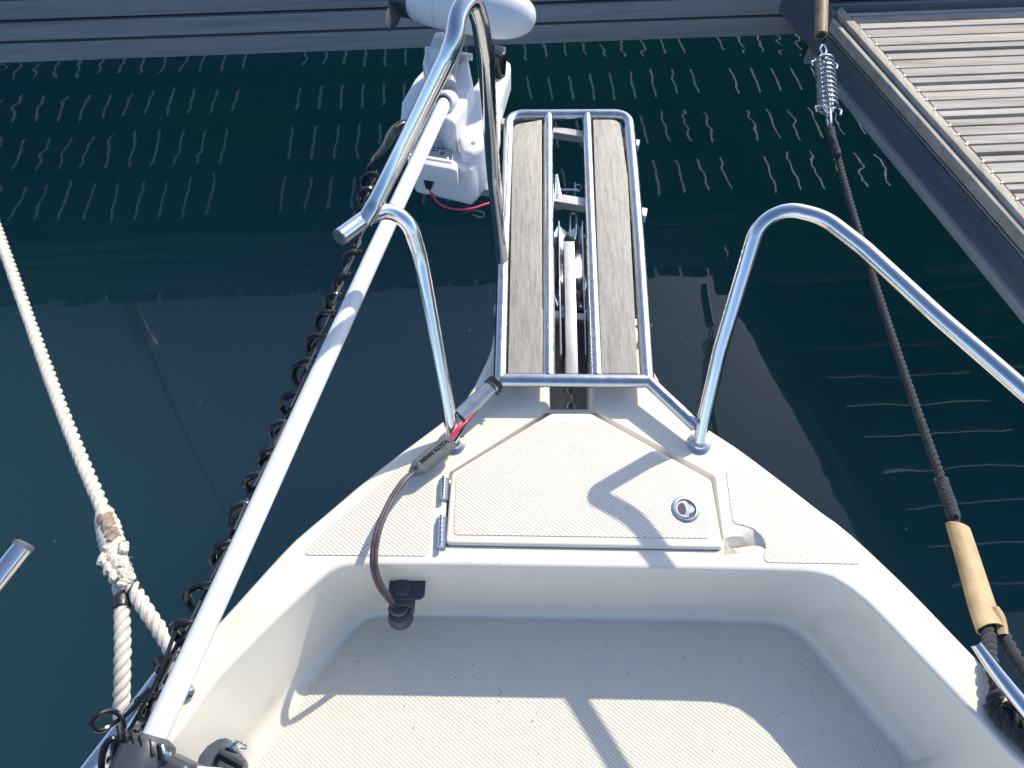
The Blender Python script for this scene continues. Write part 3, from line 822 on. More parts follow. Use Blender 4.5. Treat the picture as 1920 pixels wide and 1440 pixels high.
# ---- cockpit socket (black flap and receptacle on the front wall)
lipy = D(760, 1062).y
sk = bpy.data.objects.new('power_socket', None); C.objects.link(sk); sk.parent = boat; sk.empty_display_size = .05
sp = D(756, 1116, -.080)
def vplate(cx, cz, w, h, y0, y1, r, name, mtl, parent):
    pts = fillet([Vector((cx - w / 2, cz - h / 2, 0)), Vector((cx + w / 2, cz - h / 2, 0)), Vector((cx + w / 2, cz + h / 2, 0)), Vector((cx - w / 2, cz + h / 2, 0))], r, 6, closed=True)
    n = len(pts); vs = [(p.x, y0, p.y) for p in pts] + [(p.x, y1, p.y) for p in pts]
    fs = [list(range(n)), list(range(n, 2 * n))[::-1]] + [(i, (i + 1) % n, n + (i + 1) % n, n + i) for i in range(n)]
    me = mesh_from(name, vs, fs); bevelled(name, me, .002, 2); return link(name, me, mtl, parent)
fz = -.060
fp = [D(u, v, fz) for u, v in ((729, 1101), (780, 1101), (797, 1103), (797, 1124), (780, 1124), (730, 1124))]
wy = sp.y + .03
fp = fillet([Vector((fp[0].x, wy, 0)), Vector((fp[2].x, wy, 0)), Vector((fp[2].x, fp[3].y, 0)), Vector((fp[0].x, fp[3].y, 0))], [.002, .010, .012, .004], 6, closed=True)
prism([p.to_2d() for p in fp], DECK + fz - .006, DECK + fz, 'socket_flap', M['dark_plastic'], sk, bev=.002, seg=2)
lathe([(.023, -.03), (.023, .014), (.021, .020), (.016, .021)], Vector((sp.x, sp.y, DECK - .086)), (0, -1, -.05), 'socket_body', M['dark_plastic'], sk, 28)
lathe([(.029, -.03), (.029, .002), (.027, .004)], Vector((sp.x, sp.y, DECK - .086)), (0, -1, -.05), 'socket_rim', M['dark_plastic'], sk, 28)

# ------------------------------------------------------------------ trolling motor on the bow
mot = thing('trolling_motor', 'white electric trolling motor stowed on the bow, its long shaft over the port side', 'outboard motor')
WP = M['white_plastic']
def mp(pts, h0, h1, name, mtl=WP, bev=.006, seg=3, taper=0, parent=mot):
    return prism(P2(pts, h1), DECK + h0, DECK + h1, name, mtl, parent, bev=bev, seg=seg, taper=taper)
mp([(768, 292), (802, 300), (858, 312), (880, 318), (898, 300), (920, 246), (938, 176), (930, 146), (906, 134), (880, 172), (855, 225), (838, 262), (806, 246), (772, 262)], .035, .150, 'mount_housing', bev=.010, seg=4)
mp([(890, 158), (904, 134), (927, 148), (937, 190), (926, 240), (906, 276), (886, 290), (864, 284), (858, 256), (870, 214)], .04, .178, 'side_cover', bev=.013, seg=4)
mp([(750, 226), (753, 190), (778, 146), (804, 118), (822, 140), (836, 190), (812, 236), (776, 258)], .05, .155, 'port_ramp', bev=.008)
mp([(792, 114), (797, 92), (836, 92), (876, 98), (884, 140), (888, 160), (872, 200), (852, 232), (830, 222), (808, 184)], .12, .225, 'tilt_carriage', bev=.010, seg=4, taper=.06)
mp([(803, 92), (815, 60), (832, 58), (837, 76), (843, 94)], .17, .255, 'latch_block', bev=.005)
mp([(797, 86), (842, 92), (886, 100), (886, 106), (842, 99), (796, 92)], .222, .234, 'hinge_bar', M['white_plastic'], bev=.0015, seg=2)
mp([(918, 122), (945, 109), (957, 118), (958, 130), (938, 196), (926, 214), (914, 176)], .06, .125, 'starboard_ramp', bev=.005)
mp([(764, 284), (850, 299), (858, 305), (857, 321), (842, 317), (764, 303)], .12, .168, 'carry_handle', bev=.004)
mp([(766, 290), (846, 303), (848, 306), (766, 293)], .165, .1695, 'handle_rib', M['grey_plastic'], bev=.0005, seg=1)
mp([(884, 158), (886, 158), (868, 214), (857, 258), (863, 285), (861, 285), (855, 258), (866, 213)], .17, .1795, 'seam_strip', M['grey_plastic'], bev=.0004, seg=1)
for u_, v_ in ((806, 250), (838, 297), (776, 268), (899, 150)): lathe([(.0035, 0), (.0035, .0022), (.002, .003)], D(u_, v_, .150 if u_ < 880 else .178), (0, 0, 1), 'screw_head', M['steel_brushed'], mot, 10)
lab = mp([(801, 262), (822, 263), (832, 254), (852, 257), (847, 300), (795, 291)], .1485, .1515, 'label_panel', M['panel_grey'], bev=.0006, seg=1)
# small printed icons on the label panel
mb = MB()
for (u, v, w, hh) in ((806, 275, 4, 2), (814, 276, 4, 2), (822, 277, 6, 2.4), (830, 278, 6, 2.4), (812, 281, 16, 1.2)):
    q = P2([(u - w / 2, v - hh / 2), (u + w / 2, v - hh / 2 + .5), (u + w / 2, v + hh / 2 + .5), (u - w / 2, v + hh / 2)], .1525)
    n0 = [(p.x, p.y, DECK + .1525) for p in q] + [(p.x, p.y, DECK + .1515) for p in q]
    mb.add(n0, [(0, 1, 2, 3), (0, 4, 5, 1), (1, 5, 6, 2), (2, 6, 7, 3), (3, 7, 4, 0)])
mb.build('printed_icons', M['ink'], lab, smooth=False)
lathe([(.0048, 0), (.0048, .0015)], D(829, 288, .1515), (0, 0, 1), 'round_button', M['slate_plastic'], lab, 20)
# front face details
def front_px(u, v, off=.002):
    a, c = D(768, 292, .150), D(880, 318, .150); d = (c - a); d.z = 0; nn = Vector((d.y, -d.x, 0)).normalized()
    if nn.y > 0: nn = -nn
    q = W(u, v, 0); o = Vector((0, 0, H)); r = q - o; t = (a + nn * off - o).dot(nn) / r.dot(nn); return o + r * t, nn
def front_poly(pts, name, mtl, th=.003):
    v0 = [front_px(u, v, .0005)[0] for u, v in pts]; nn = front_px(*pts[0])[1]; v1 = [p + nn * th for p in v0]; n = len(pts)
    MB().add(v0 + v1, [list(range(n)), list(range(n, 2 * n))] + [(i, (i + 1) % n, n + (i + 1) % n, n + i) for i in range(n)]).build(name, mtl, mot, smooth=False)
front_poly([(795, 336), (814, 340), (808, 356), (799, 352)], 'cable_port', M['ink'])
front_poly([(847, 322), (850, 322), (851, 346), (848, 345)], 'slot', M['ink'], .001)
# collar, knob
col_c = D(834, 192, .235)
sh_dir = (D(287, 1387, .285) - D(700, 480, .29)).normalized()
lathe([(.0185, -.03), (.026, -.03), (.026, .008), (.022, .014), (.0175, .014)], col_c, (sh_dir + Vector((0, 0, .6))), 'shaft_collar', WP, mot, 30)
lathe([(.017, .012), (.0165, .0155)], col_c, (sh_dir + Vector((0, 0, .6))), 'collar_bore', M['ink'], mot, 24)
kn = D(864, 204, .185)
lathe([(.014, -.03), (.018, -.012), (.018, .006), (.014, .010)], kn, (.5, -.5, .8), 'tilt_knob', M['slate_plastic'], mot, 12)
lathe([(.010, -.02), (.013, .012), (.010, .02)], D(870, 222, .15), (.9, .3, .2), 'tilt_knob', M['slate_plastic'], mot, 12)
# side louvres
for k in range(6):
    a = D(906 + k * 2.4, 268 - k * 9.5, .125)
    box(a, .004, .011, .012, 'louvre', M['grey_plastic'], mot, bev=.001, rot=-.3)
lathe([(.005, 0), (.005, .002)], D(888, 268, .178), (0, 0, 1), 'screw_cap', M['grey_plastic'], mot, 16)
# shaft
s0 = D(281, 1400, .285); s1 = D(700, 480, .29); sd_ = (s1 - s0).normalized(); s2 = col_c + Vector((0, 0, -.0))
tube([s0, s0.lerp(s1, .25), s0.lerp(s1, .5), s0.lerp(s1, .75), s1, s1.lerp(s2, .5), s2 + sd_ * .02], .0155, 'shaft', M['shaft_white'], mot, 28)
# lower unit (pod) with propeller
pa, pb = D(775, -8, .33), D(1003, 37, .33)
ax = (pb - pa).normalized(); Lp = (pb - pa).length; PR = .060
prof = [(.048, 0), (.054, .012), (.0585, .04), (PR, .07)]
for k in range(0, 11):
    t = k / 10; prof.append((PR * math.cos(t * math.pi / 2) ** .80 if k < 10 else .001, Lp - .13 + .13 * math.sin(t * math.pi / 2)))
pod = lathe(prof, pa, ax, 'motor_pod', WP, mot, 44)
for s_ in (.075, Lp - .115):
    c = pa + ax * s_
    lathe([(PR + .0002, 0), (PR + .0004, .0003), (PR + .0002, .0012)], c, ax, 'pod_seam', M['grey_plastic'], mot, 44)
lathe([(.030, -.050), (.044, -.046), (.050, -.035), (.052, .002)], pa, ax, 'propeller_hub', M['dark_plastic'], mot, 32)
side_ = ax.cross(Vector((0, 0, 1))).normalized()
for k, ang in enumerate((R(12), R(192))):
    o = pa - ax * .024; dd = (side_ * math.cos(ang) + Vector((0, 0, 1)) * -math.sin(ang)).normalized(); cr = ax.cross(dd)
    vs = []; fs = []
    for i in range(9):
        t = i / 8; w = .019 * math.sin(math.pi * (.12 + .80 * t)) ** .6
        tw = R(38 - 20 * t)
        for j in (-1, -.5, 0, .5, 1):
            q = o + dd * (.040 + .075 * t) + (cr * math.cos(tw) + ax * math.sin(tw)) * w * j + ax * (.006 * (1 - j * j)); vs.append(q)
    for i in range(8):
        for j in range(4): fs.append((i * 5 + j, i * 5 + j + 1, (i + 1) * 5 + j + 1, (i + 1) * 5 + j))
    me = mesh_from('propeller_blade', vs, fs); bm = bmesh.new(); bm.from_mesh(me); bmesh.ops.solidify(bm, geom=bm.faces, thickness=.003); bm.to_mesh(me); bm.free()
    link('propeller_blade', me, M['dark_plastic'], mot)
# pod neck joins the shaft, black ramps
tube([col_c + Vector((.01, .05, .01)), D(852, 95, .25), D(868, 40, .30)], [.016, .017, .02], 'pod_neck', M['grey_plastic'], mot, 20)
mp([(926, 82), (950, 86), (948, 100), (938, 106), (926, 104)], .12, .19, 'pod_rest', M['black_rubber'], bev=.006)
mp([(842, 60), (862, 62), (862, 96), (846, 92)], .15, .26, 'pod_rest', M['black_rubber'], bev=.005)
# mount feet plates on the bars
mp([(884, 366), (894, 330), (930, 215), (938, 218), (905, 330), (895, 366)], .022, .040, 'base_rail', M['aluminium'], bev=.002)
# control head at the lower left end of the shaft
sdn = -sd_; sdn.normalize()
hb = s0
lathe([(.018, -.012), (.030, -.006), (.034, .004), (.034, .05), (.028, .07)], hb, sdn, 'head_clamp', M['dark_plastic'], mot, 10)
for k in range(6):
    c = hb + Vector((-.030 + k * .011, .012 + k * -.004, .030 - abs(k - 2.5) * .003))
    box(c, .004, .020, .006, 'clamp_rib', M['black_rubber'], mot, bev=.001, rot=.5)
prism([p.to_2d() for p in (D(232, 1398, .30), D(292, 1402, .30), D(356, 1432, .30), D(352, 1470, .30), D(215, 1470, .30), D(205, 1420, .30))], DECK + .22, DECK + .30, 'control_head', M['dark_plastic'], mot, bev=.008, seg=3)
prism([p.to_2d() for p in (D(350, 1434, .27), D(420, 1440, .27), D(420, 1475, .27), D(345, 1475, .27))], DECK + .22, DECK + .27, 'head_cover', WP, mot, bev=.003)
# shaft strap pin
tube([D(304, 1398, .31), D(309, 1412, .31), D(320, 1414, .31)], .0022, 'strap_pin', M['steel'], mot, 6)

# coiled cord beside the shaft
axis_px = [(705, 318, .24), (690, 360, .25), (668, 455, .25), (640, 505, .25), (607, 585, .25), (566, 685, .25), (528, 775, .25), (488, 865, .25), (440, 960, .25), (412, 1030, .25), (368, 1115, .25), (332, 1190, .25), (295, 1270, .24), (262, 1340, .23), (225, 1425, .22)]
axp = cat_rom([D(p[0] + (9 if i > 2 else 0), p[1], p[2]) for i, p in enumerate(axis_px)], 6)
Lc = length(axp); turns = Lc / .054; n = int(turns * 18); ap = resample(axp, n); T, N_, B_ = frames(ap)
coil = []
rnd = random.Random(3); ph = 0.
for i in range(n):
    t = i / (n - 1); ph += 2 * math.pi * turns / n * (1 + .18 * math.sin(t * 23) + .10 * math.sin(t * 61))
    r = .0130 + .003 * math.sin(t * 17) + .002 * math.sin(t * 41)
    coil.append(ap[i] + (N_[i] * math.cos(ph) + B_[i] * math.sin(ph)) * r)
lead = [D(775, 232, .16), D(752, 236, .17), D(735, 250, .18), D(720, 278, .20), D(700, 298, .22), D(696, 308, .235)]
tube(cat_rom([Vector(p) for p in lead] + [coil[0]], 5), [.012 - .0075 * min(1, max(0, (i - 12) / 8)) for i in range(31)], 'cord_lead', M['black_rubber'], mot, 12)
tube(coil, .0061, 'coiled_cord', M['black_rubber'], mot, 10)
st = [ap[int(i * (n - 1) / 40)] + Vector((.004 * math.sin(i), 0, -.004)) for i in range(41)]
tube(cat_rom(st, 4), .0036, 'straight_cable', M['black_rubber'], mot, 8)
for q_ in ([(232, 1400, .25), (214, 1385, .27), (196, 1402, .27), (190, 1440, .26), (196, 1480, .25)], [(250, 1372, .25), (232, 1376, .28), (214, 1400, .28), (216, 1440, .26), (224, 1480, .25)],
           [(262, 1345, .25), (286, 1362, .27), (282, 1392, .28), (262, 1404, .28), (240, 1416, .27), (232, 1460, .26)], [(205, 1425, .24), (226, 1408, .27), (258, 1398, .285), (290, 1404, .29)]):
    tube(cat_rom([D(*p) for p in q_], 8), .0042, 'loose_cable', M['black_rubber'], mot, 8)
# cable ties round cord and shaft
for k in range(13):
    t = .16 + k * .064
    i = int(t * (n - 1)); c = ap[i]; L_ = .028 if k % 3 else .036
    a = c + N_[i] * .012 - B_[i] * .008 - T[i] * .01; tube([a, a + T[i] * -L_ * .9 + Vector((.010, .012, .012))], .0016, 'cable_tie', M['slate_plastic'], mot, 6)
# straight thin cable next to the coil at the bottom and a loose loop
lp = [D(330, 1180, .26), D(300, 1262, .26), D(268, 1325, .25), D(232, 1392, .24), D(212, 1470, .23)]
tube(cat_rom(lp, 8), .0030, 'transducer_cable', M['black_rubber'], mot, 8)
lp = [D(232, 1392, .24), D(231, 1352, .25), D(212, 1333, .26), D(186, 1340, .27), D(172, 1358, .27), D(186, 1370, .26), D(214, 1356, .25), D(243, 1335, .25), D(282, 1290, .25)]
tube(cat_rom(lp, 8), .0033, 'loose_loop', M['black_rubber'], mot, 8)
# red and black leads under the housing
pt0 = front_px(804, 348, .0)[0]
lead = [pt0 + Vector((0, .01, 0)), D(808, 362, .05), D(824, 382, .04), D(850, 392, .04), D(884, 391, .04), D(925, 379, .03), D(960, 378, .02)]
tube(cat_rom(lead, 6), .0028, 'power_lead', M['red'], mot, 8)
lead = [pt0 + Vector((-.002, .01, 0)), D(803, 360, .045), D(816, 380, .035), D(845, 394, .035), D(862, 396, .035)]
tube(cat_rom(lead, 6), .0030, 'power_lead', M['black_rubber'], mot, 8)
lead = [D(870, 399, .03), D(890, 395, .035), D(908, 400, .03), D(902, 408, .025), D(886, 402, .03)]
tube(cat_rom(lead, 6), .0012, 'cable_tie', M['slate_plastic'], mot, 6)

# slate bracket lying by the head inside the cockpit
brk = thing('shaft_bracket', 'slate grey plastic disc bracket with steel ring pin at the lower left cockpit wall', 'bracket')
bz = DECK + .04
c = W(424, 1440, bz)
pts = []
arc = [W(366, 1440, bz), W(372, 1418, bz), W(388, 1398, bz), W(408, 1385, bz), W(424, 1383, bz), W(432, 1392, bz), W(438, 1400, bz), W(456, 1424, bz), W(460, 1432, bz), W(452, 1470, bz), W(380, 1480, bz)]
prism([p.to_2d() for p in arc], bz - .020, bz, 'disc', M['slate_plastic'], brk, bev=.003, seg=3)
arc2 = [W(*p, bz + .014) for p in ((376, 1440), (382, 1424), (396, 1406), (412, 1394), (424, 1392), (430, 1400), (414, 1408), (400, 1420), (392, 1440))]
prism([p.to_2d() for p in arc2], bz - .002, bz + .014, 'disc_rim', M['slate_plastic'], brk, bev=.003, seg=2)
prism([W(*p, bz + .016).to_2d() for p in ((406, 1412), (414, 1402), (458, 1424), (450, 1436))], bz, bz + .016, 'strap_arm', M['dark_plastic'], brk, bev=.003, seg=2)
prism([W(*p, bz + .010).to_2d() for p in ((404, 1440), (410, 1424), (440, 1438), (438, 1460), (404, 1462))], bz, bz + .010, 'strap_arm', M['dark_plastic'], brk, bev=.003, seg=2)
tube([W(430, 1402, bz + .01), W(444, 1390, bz + .012)], .0030, 'pin', M['steel'], brk, 8)
rg = [W(452, 1397, bz + .012) + Vector((.0095 * math.cos(a), .0035 * math.sin(a) - .3 * .0095 * math.cos(a), .006 * math.sin(a))) for a in [2 * math.pi * k / 18 for k in range(18)]]
tube(rg, .0014, 'ring', M['steel'], brk, 6, closed=True)
# arm that carries it, under the frame edge, fixed on the cockpit wall
tube([W(400, 1450, bz - .01), W(380, 1520, bz - .02), W(330, 1560, bz - .05)], .010, 'bracket_arm', M['slate_plastic'], brk, 10)
# foot hardware beside the shaft
lathe([(.012, 0), (.012, .002), (.007, .004), (.007, .008)], D(352, 1298, .0), (0, 0, 1), 'deck_stud', M['steel'], boat, 20)

# ------------------------------------------------------------------ power cable with sleeve and plug
cab = thing('power_cable', 'two-core power cable with grey printed sleeve running from port rail foot to black socket', 'cable')
path = [D(772, 888, .03), D(757, 902, .04), D(735, 935, .045), D(712, 985, .05), D(702, 1030, .045), D(702, 1065, .03), D(712, 1096, -.01), D(728, 1119, -.052), D(744, 1139, -.090)]
cp = resample(cat_rom(path, 8), 60); T, N_, B_ = frames(cp)
side1 = [p + Vector((-.0032, -.0008, 0)) for p in cp]; side2 = [p + Vector((.0032, .0008, .0)) for p in cp]
tube(side1, .0042, 'cable_core', M['cable_red'], cab, 12); tube(side2, .0044, 'cable_core', M['cable'], cab, 12)
# sleeve: flattened pod
sa, sb = D(848, 826, .035), D(770, 889, .028)
dv = (sb - sa); Ls = dv.length; dv.normalize(); sv = Vector((-dv.y, dv.x, 0)).normalized(); upv = dv.cross(sv); 
if upv.z < 0: upv = -upv
vs = []; fs = []; ns = 18; nc = 20
for i in range(ns + 1):
    t = i / ns
    w = .0185 * (min(1, (t + .35) / .45)) * (1 if t < .80 else 1 - (t - .80) / .20 * .62)
    hh = .0085 * (1 if t < .85 else 1 - (t - .85) / .15 * .35)
    for k in range(nc):
        a = 2 * math.pi * k / nc; ca, sa_ = math.cos(a), math.sin(a)
        vs.append(sa + dv * Ls * t + sv * w * abs(ca) ** .8 * (1 if ca > 0 else -1) + upv * hh * abs(sa_) ** .8 * (1 if sa_ > 0 else -1))
for i in range(ns):
    for k in range(nc): fs.append((i * nc + k, i * nc + (k + 1) % nc, (i + 1) * nc + (k + 1) % nc, (i + 1) * nc + k))
fs.append(list(range(nc))[::-1]); fs.append([ns * nc + k for k in range(nc)])
slv = MB().add(vs, fs).build('sleeve', M['sleeve'], cab)
fc = bpy.data.curves.new('lettering', 'FONT'); fc.body = 'MINN KOTA'; fc.size = .0125; fc.extrude = .0004; fc.align_x = 'CENTER'; fc.align_y = 'CENTER'; fc.offset = .0003
fo = bpy.data.objects.new('tmp', fc); C.objects.link(fo)
dg = bpy.context.evaluated_depsgraph_get(); me = bpy.data.meshes.new_from_object(fo.evaluated_get(dg)); bpy.data.objects.remove(fo)
ex = -dv; ey = upv.cross(ex); mtx = Matrix((ex, ey, upv)).transposed()
cen = sa + dv * Ls * .40 + upv * .0092 + ey * .002
for v_ in me.vertices: v_.co = cen + mtx @ Vector((v_.co.x * .95, v_.co.y, v_.co.z))
link('lettering', me, M['ink'], slv, smooth=False)
# shield emblem: outlined badge with two wings
mb = MB(); ec = sa + dv * Ls * .845 + upv * .0088
def mark(pts): 
    v0 = [ec + mtx @ Vector((x * .0062, y * .0062, 0)) for x, y in pts]; v1 = [p + upv * .0006 for p in v0]; n = len(pts)
    mb.add(v0 + v1, [list(range(n)), list(range(n, 2 * n))[::-1]] + [(i, (i + 1) % n, n + (i + 1) % n, n + i) for i in range(n)])
mark([(-1, .9), (0, .35), (0, .0), (-1, .5)]); mark([(1, .9), (1, .5), (0, .0), (0, .35)])
mark([(-.8, .1), (0, -.4), (0, -.8), (-.8, -.3)]); mark([(.8, .1), (.8, -.3), (0, -.8), (0, -.4)])
mb.build('emblem', M['ink'], slv, smooth=False)
# wires leaving the sleeve along the stay
for k, (mt, du, dv_, r) in enumerate((('red', 0, 0, .0034), ('red', -4, -3, .0022), ('black_rubber', 5, 3, .0026), ('cable_red', 2, -2, .0020))):
    pts = [D(838 + du, 834 + dv_, .035), D(852 + du, 817 + dv_, .040), D(866 + du * .6, 799 + dv_ * .8, .043), D(880 + du * .3, 784, .040), D(898, 764 + k, .038), D(914, 743 + k, .036), D(926, 729, .034)]
    tube(cat_rom(pts, 6), [r * (1 - .35 * i / 36) for i in range(37)], 'wire', M[mt], cab, 8)
# plug
pp = D(748, 1139, -.090); pdn = (D(751, 1156, -.128) - pp).normalized()
M['plug'] = plain('plug_grey', (.07, .08, .095), (.10, .115, .13), 20, (.4, .55), .1)
plug = lathe([(.016, -.004), (.018, 0), (.0175, .010), (.0195, .012), (.0195, .020), (.0185, .022), (.0200, .034), (.0245, .040), (.0245, .046), (.0215, .049), (.0215, .052), (.012, .053)], pp, pdn, 'plug', M['plug'], cab, 26)
for k in range(3):
    lathe([(.0205, 0), (.0205, .0022)], pp + pdn * (.004 + .008 * k), pdn, 'grip_ring', M['dark_plastic'], plug, 24)
box(pp + Vector((.020, .004, -.02)), .012, .018, .028, 'plug_lock', M['plug'], plug, bev=.003)
# the plug is turned into the socket behind it
tube([pp + pdn * .02, Vector((sp.x - .004, sp.y - .004, DECK - .095))], .013, 'plug_neck', M['dark_plastic'], cab, 16)

def wrap(c, ax_, r, w, name, label, tails=()):
    o = thing(name, label, 'tape' if 'tape' in name else 'cable tie')
    ax_ = ax_.normalized()
    lathe([(r, -w / 2), (r * 1.07, -w / 2 + .001), (r * 1.03, -w * .1), (r * 1.1, 0), (r * 1.07, w / 2 - .001), (r, w / 2)], c, ax_, 'band', M['tape'], o, 22)
    for a, b_, q in tails: tube([a, b_], [q, q * .3], 'loose_tail', M['tape'], o, 6)
    return o
c = D(925, 722, PH); axs = (D(936, 713, PH) - D(852, 790, .035))
wrap(c, axs, .0165, .020, 'tape_wrap', 'black tape wound round the sloping stay just below the port platform corner', [(D(930, 735, .045), D(941, 733, .045), .004), (D(931, 736, .045), D(936, 741, .045), .004), (D(926, 736, .045), D(933, 726, .05), .005)])
c = D(863, 784, .037)
wrap(c, axs, .0165, .0035, 'cable_tie', 'thin black cable tie holding the red wires to the lower end of the stay', [(D(868, 799, .045), D(870, 806, .045), .002)])

# ------------------------------------------------------------------ mooring lines
RW = M['rope_white']
wl = thing('mooring_line', 'thick white laid mooring rope with spliced eye and black taped legs on the port side', 'rope')
wpath = [D(-112, 122, -.06), D(-60, 275, -.055), D(0, 445, -.04), D(62, 620, -.01), D(128, 800, .02), D(200, 972, .04)]
mb = MB(); rope_mesh(mb, cat_rom(wpath, 10), .0128, .060, fuzz=.0004); mb.build('standing_part', RW, wl)
def swell(t): return 1.0 + .35 * math.sin(math.pi * t)
sp1 = [D(196, 962, .04), D(207, 1005, .045), D(219, 1048, .045), D(232, 1088, .045)]
mb = MB(); rope_mesh(mb, cat_rom(sp1, 8), .0185, .040, fuzz=.0012, strands=3, rfun=lambda t: .85 + .3 * math.sin(math.pi * min(1, t * 1.2)))
rope_mesh(mb, cat_rom([D(208, 1012, .05), D(214, 1040, .05), D(236, 1080, .05)], 8), .0150, .036, fuzz=.0012, strands=4, phase=1.)
# tucked strand ends standing proud
for (u, v) in ((198, 1040), (204, 1056), (232, 1020), (238, 1066), (246, 1080), (212, 1070), (226, 1046)):
    c = D(u, v, .056); rope_mesh(mb, [c, c + Vector((random.uniform(-.012, .012), -.018, .004))], .0085, .02, fuzz=.0008)
mb.build('eye_splice', RW, wl)
mb = MB(); rope_mesh(mb, cat_rom([D(197, 968, .052), D(204, 990, .056), D(214, 1014, .056)], 6), .0132, .034, fuzz=.001); mb.build('stained_whipping', M['rope_stain'], wl)
# loose fibres
mb = MB()
for k in range(260):
    t = random.random(); base_ = [D(205 + 36 * t + random.uniform(-17, 17), 985 + 110 * t, .055)][0]
    dd = Vector((random.uniform(-1, 1), random.uniform(-1, .3), random.uniform(.1, 1))).normalized() * random.uniform(.004, .010)
    tube_mesh(mb, [base_, base_ + dd * .6, base_ + dd + Vector((.001, 0, 0))], [.0004, .0003, .0001], 4, cap=False)
mb.build('frayed_fibres', RW, wl, kind='stuff')
leg1 = [D(224, 1078, .04), D(228, 1130, .04), D(230, 1200, .035), D(229, 1270, .02), D(228, 1330, .0), D(232, 1372, -.005)]
leg2 = [D(236, 1078, .045), D(252, 1108, .045), D(278, 1150, .04), D(303, 1188, .03), D(322, 1222, .02), D(328, 1262, .01), D(300, 1318, .008), D(268, 1368, .01), D(236, 1382, .0)]
mb = MB(); rope_mesh(mb, cat_rom(leg1, 10), .0128, .052, fuzz=.0004, phase=.4); mb.build('leg', RW, wl)
mb = MB(); rope_mesh(mb, cat_rom(leg2, 10), .0125, .052, fuzz=.0004, phase=1.4); mb.build('leg', RW, wl)
for a, b_ in (((228, 1118), (228, 1140)), ((244, 1096), (257, 1114))):
    pa_, pb_ = D(*a, .04), D(*b_, .042); tube(resample([pa_, pb_], 5), [.0138, .0148, .0143, .0149, .0137], 'tape_band', M['tape'], wl, 18)

bl = thing('mooring_line', 'black laid mooring rope running from the steel spring down to the starboard cleat', 'rope')
SZ = FZ + .03 - DECK          # spring height relative to the deck
bp = [D(1553, 238, SZ - .01), D(1572, 300, SZ - .02), D(1600, 400, SZ - .03), D(1645, 545, -.10), D(1700, 712, -.10), D(1748, 850, -.09), D(1778, 935, -.08), D(1795, 990, -.075)]
mb = MB(); rope_mesh(mb, cat_rom(bp, 10), .0092, .040); mb.build('standing_part', M['rope_black'], bl)
mb = MB(); rope_mesh(mb, cat_rom([D(1764, 898, -.083), D(1776, 932, -.078), D(1790, 972, -.074)], 8), .0125, .030, strands=4, fuzz=.0008); mb.build('eye_splice', M['rope_black'], bl)
mb = MB(); rope_mesh(mb, cat_rom([D(1557, 240, SZ), D(1562, 262, SZ), D(1571, 292, SZ - .01)], 6), .0100, .030, strands=4, fuzz=.0008); mb.build('thimble_splice', M['rope_black'], bl)
l1 = [D(1792, 985, -.075), D(1815, 1060, -.06), D(1838, 1140, -.035), D(1853, 1190, -.012), D(1856, 1230, .012), D(1870, 1290, .02), D(1862, 1330, .012), D(1900, 1345, .01), D(1960, 1400, .01)]
mb = MB(); rope_mesh(mb, cat_rom(l1, 8), .0115, .045, phase=.7); mb.build('leg', M['rope_black'], bl)
l2 = [D(1796, 990, -.075), D(1825, 1060, -.06), D(1852, 1130, -.04), D(1878, 1185, -.02), D(1905, 1235, -.005), D(1950, 1305, .01), D(1975, 1370, .015)]
mb = MB(); rope_mesh(mb, cat_rom(l2, 8), .0115, .045, phase=.2); mb.build('leg', M['rope_black'], bl)
l3 = [D(1858, 1320, .012), D(1878, 1352, .016), D(1915, 1388, .018), D(1970, 1440, .015)]
mb = MB(); rope_mesh(mb, cat_rom(l3, 8), .0125, .045, phase=2.2); mb.build('turn_on_cleat', M['rope_black'], bl)
# leather chafe guard round the eye
cg = thing('chafe_guard', 'tan leather chafe sleeve folded round the black rope near the starboard cleat', 'chafe guard')
ctr = cat_rom([D(1796, 988, -.073), D(1814, 1045, -.060), D(1832, 1105, -.042), D(1846, 1150, -.026), D(1860, 1186, -.012)], 6)
T, N_, B_ = frames(ctr); vs = []; fs = []; nc = 22; n = len(ctr)
for i, p in enumerate(ctr):
    t = i / (n - 1); w = .0215 + .004 * t; hh = .0145 + .002 * t
    for k in range(nc):
        a = -math.pi * .42 + (2 * math.pi * .84 if False else 2 * math.pi * .92) * k / (nc - 1) - math.pi * .04
        end_cut = 0
        if t > .85: end_cut = -.010 * (t - .85) / .15 * max(0, math.sin(a + .6))
        if t < .06: end_cut = .006 * (1 - t / .06) * math.cos(a)
        vs.append(p + N_[i] * hh * math.sin(a) + B_[i] * w * math.cos(a) * -1 + T[i] * end_cut)
for i in range(n - 1):
    for k in range(nc - 1): fs.append((i * nc + k, i * nc + k + 1, (i + 1) * nc + k + 1, (i + 1) * nc + k))
me = mesh_from('leather_sleeve', vs, fs); bm = bmesh.new(); bm.from_mesh(me); bmesh.ops.solidify(bm, geom=bm.faces, thickness=.0028); bm.to_mesh(me); bm.free()
link('leather_sleeve', me, M['leather'], cg)
q = [D(1866, 1138, -.012), D(1874, 1152, -.010), D(1880, 1170, -.008), D(1884, 1189, -.006)]
T, N_, B_ = frames(cat_rom(q, 4)); cq = cat_rom(q, 4); vs = []; fs = []
for i, p in enumerate(cq):
    w = .0105 - .004 * abs(i / (len(cq) - 1) - .4)
    for j in range(5):
        a = (j - 2) / 2 * 1.0; vs.append(p + Vector((math.cos(R(25)), -math.sin(R(25)) * 0, 0)) * w * a + Vector((0, 0, -.006 * a * a)))
for i in range(len(cq) - 1):
    for j in range(4): fs.append((i * 5 + j, i * 5 + j + 1, (i + 1) * 5 + j + 1, (i + 1) * 5 + j))
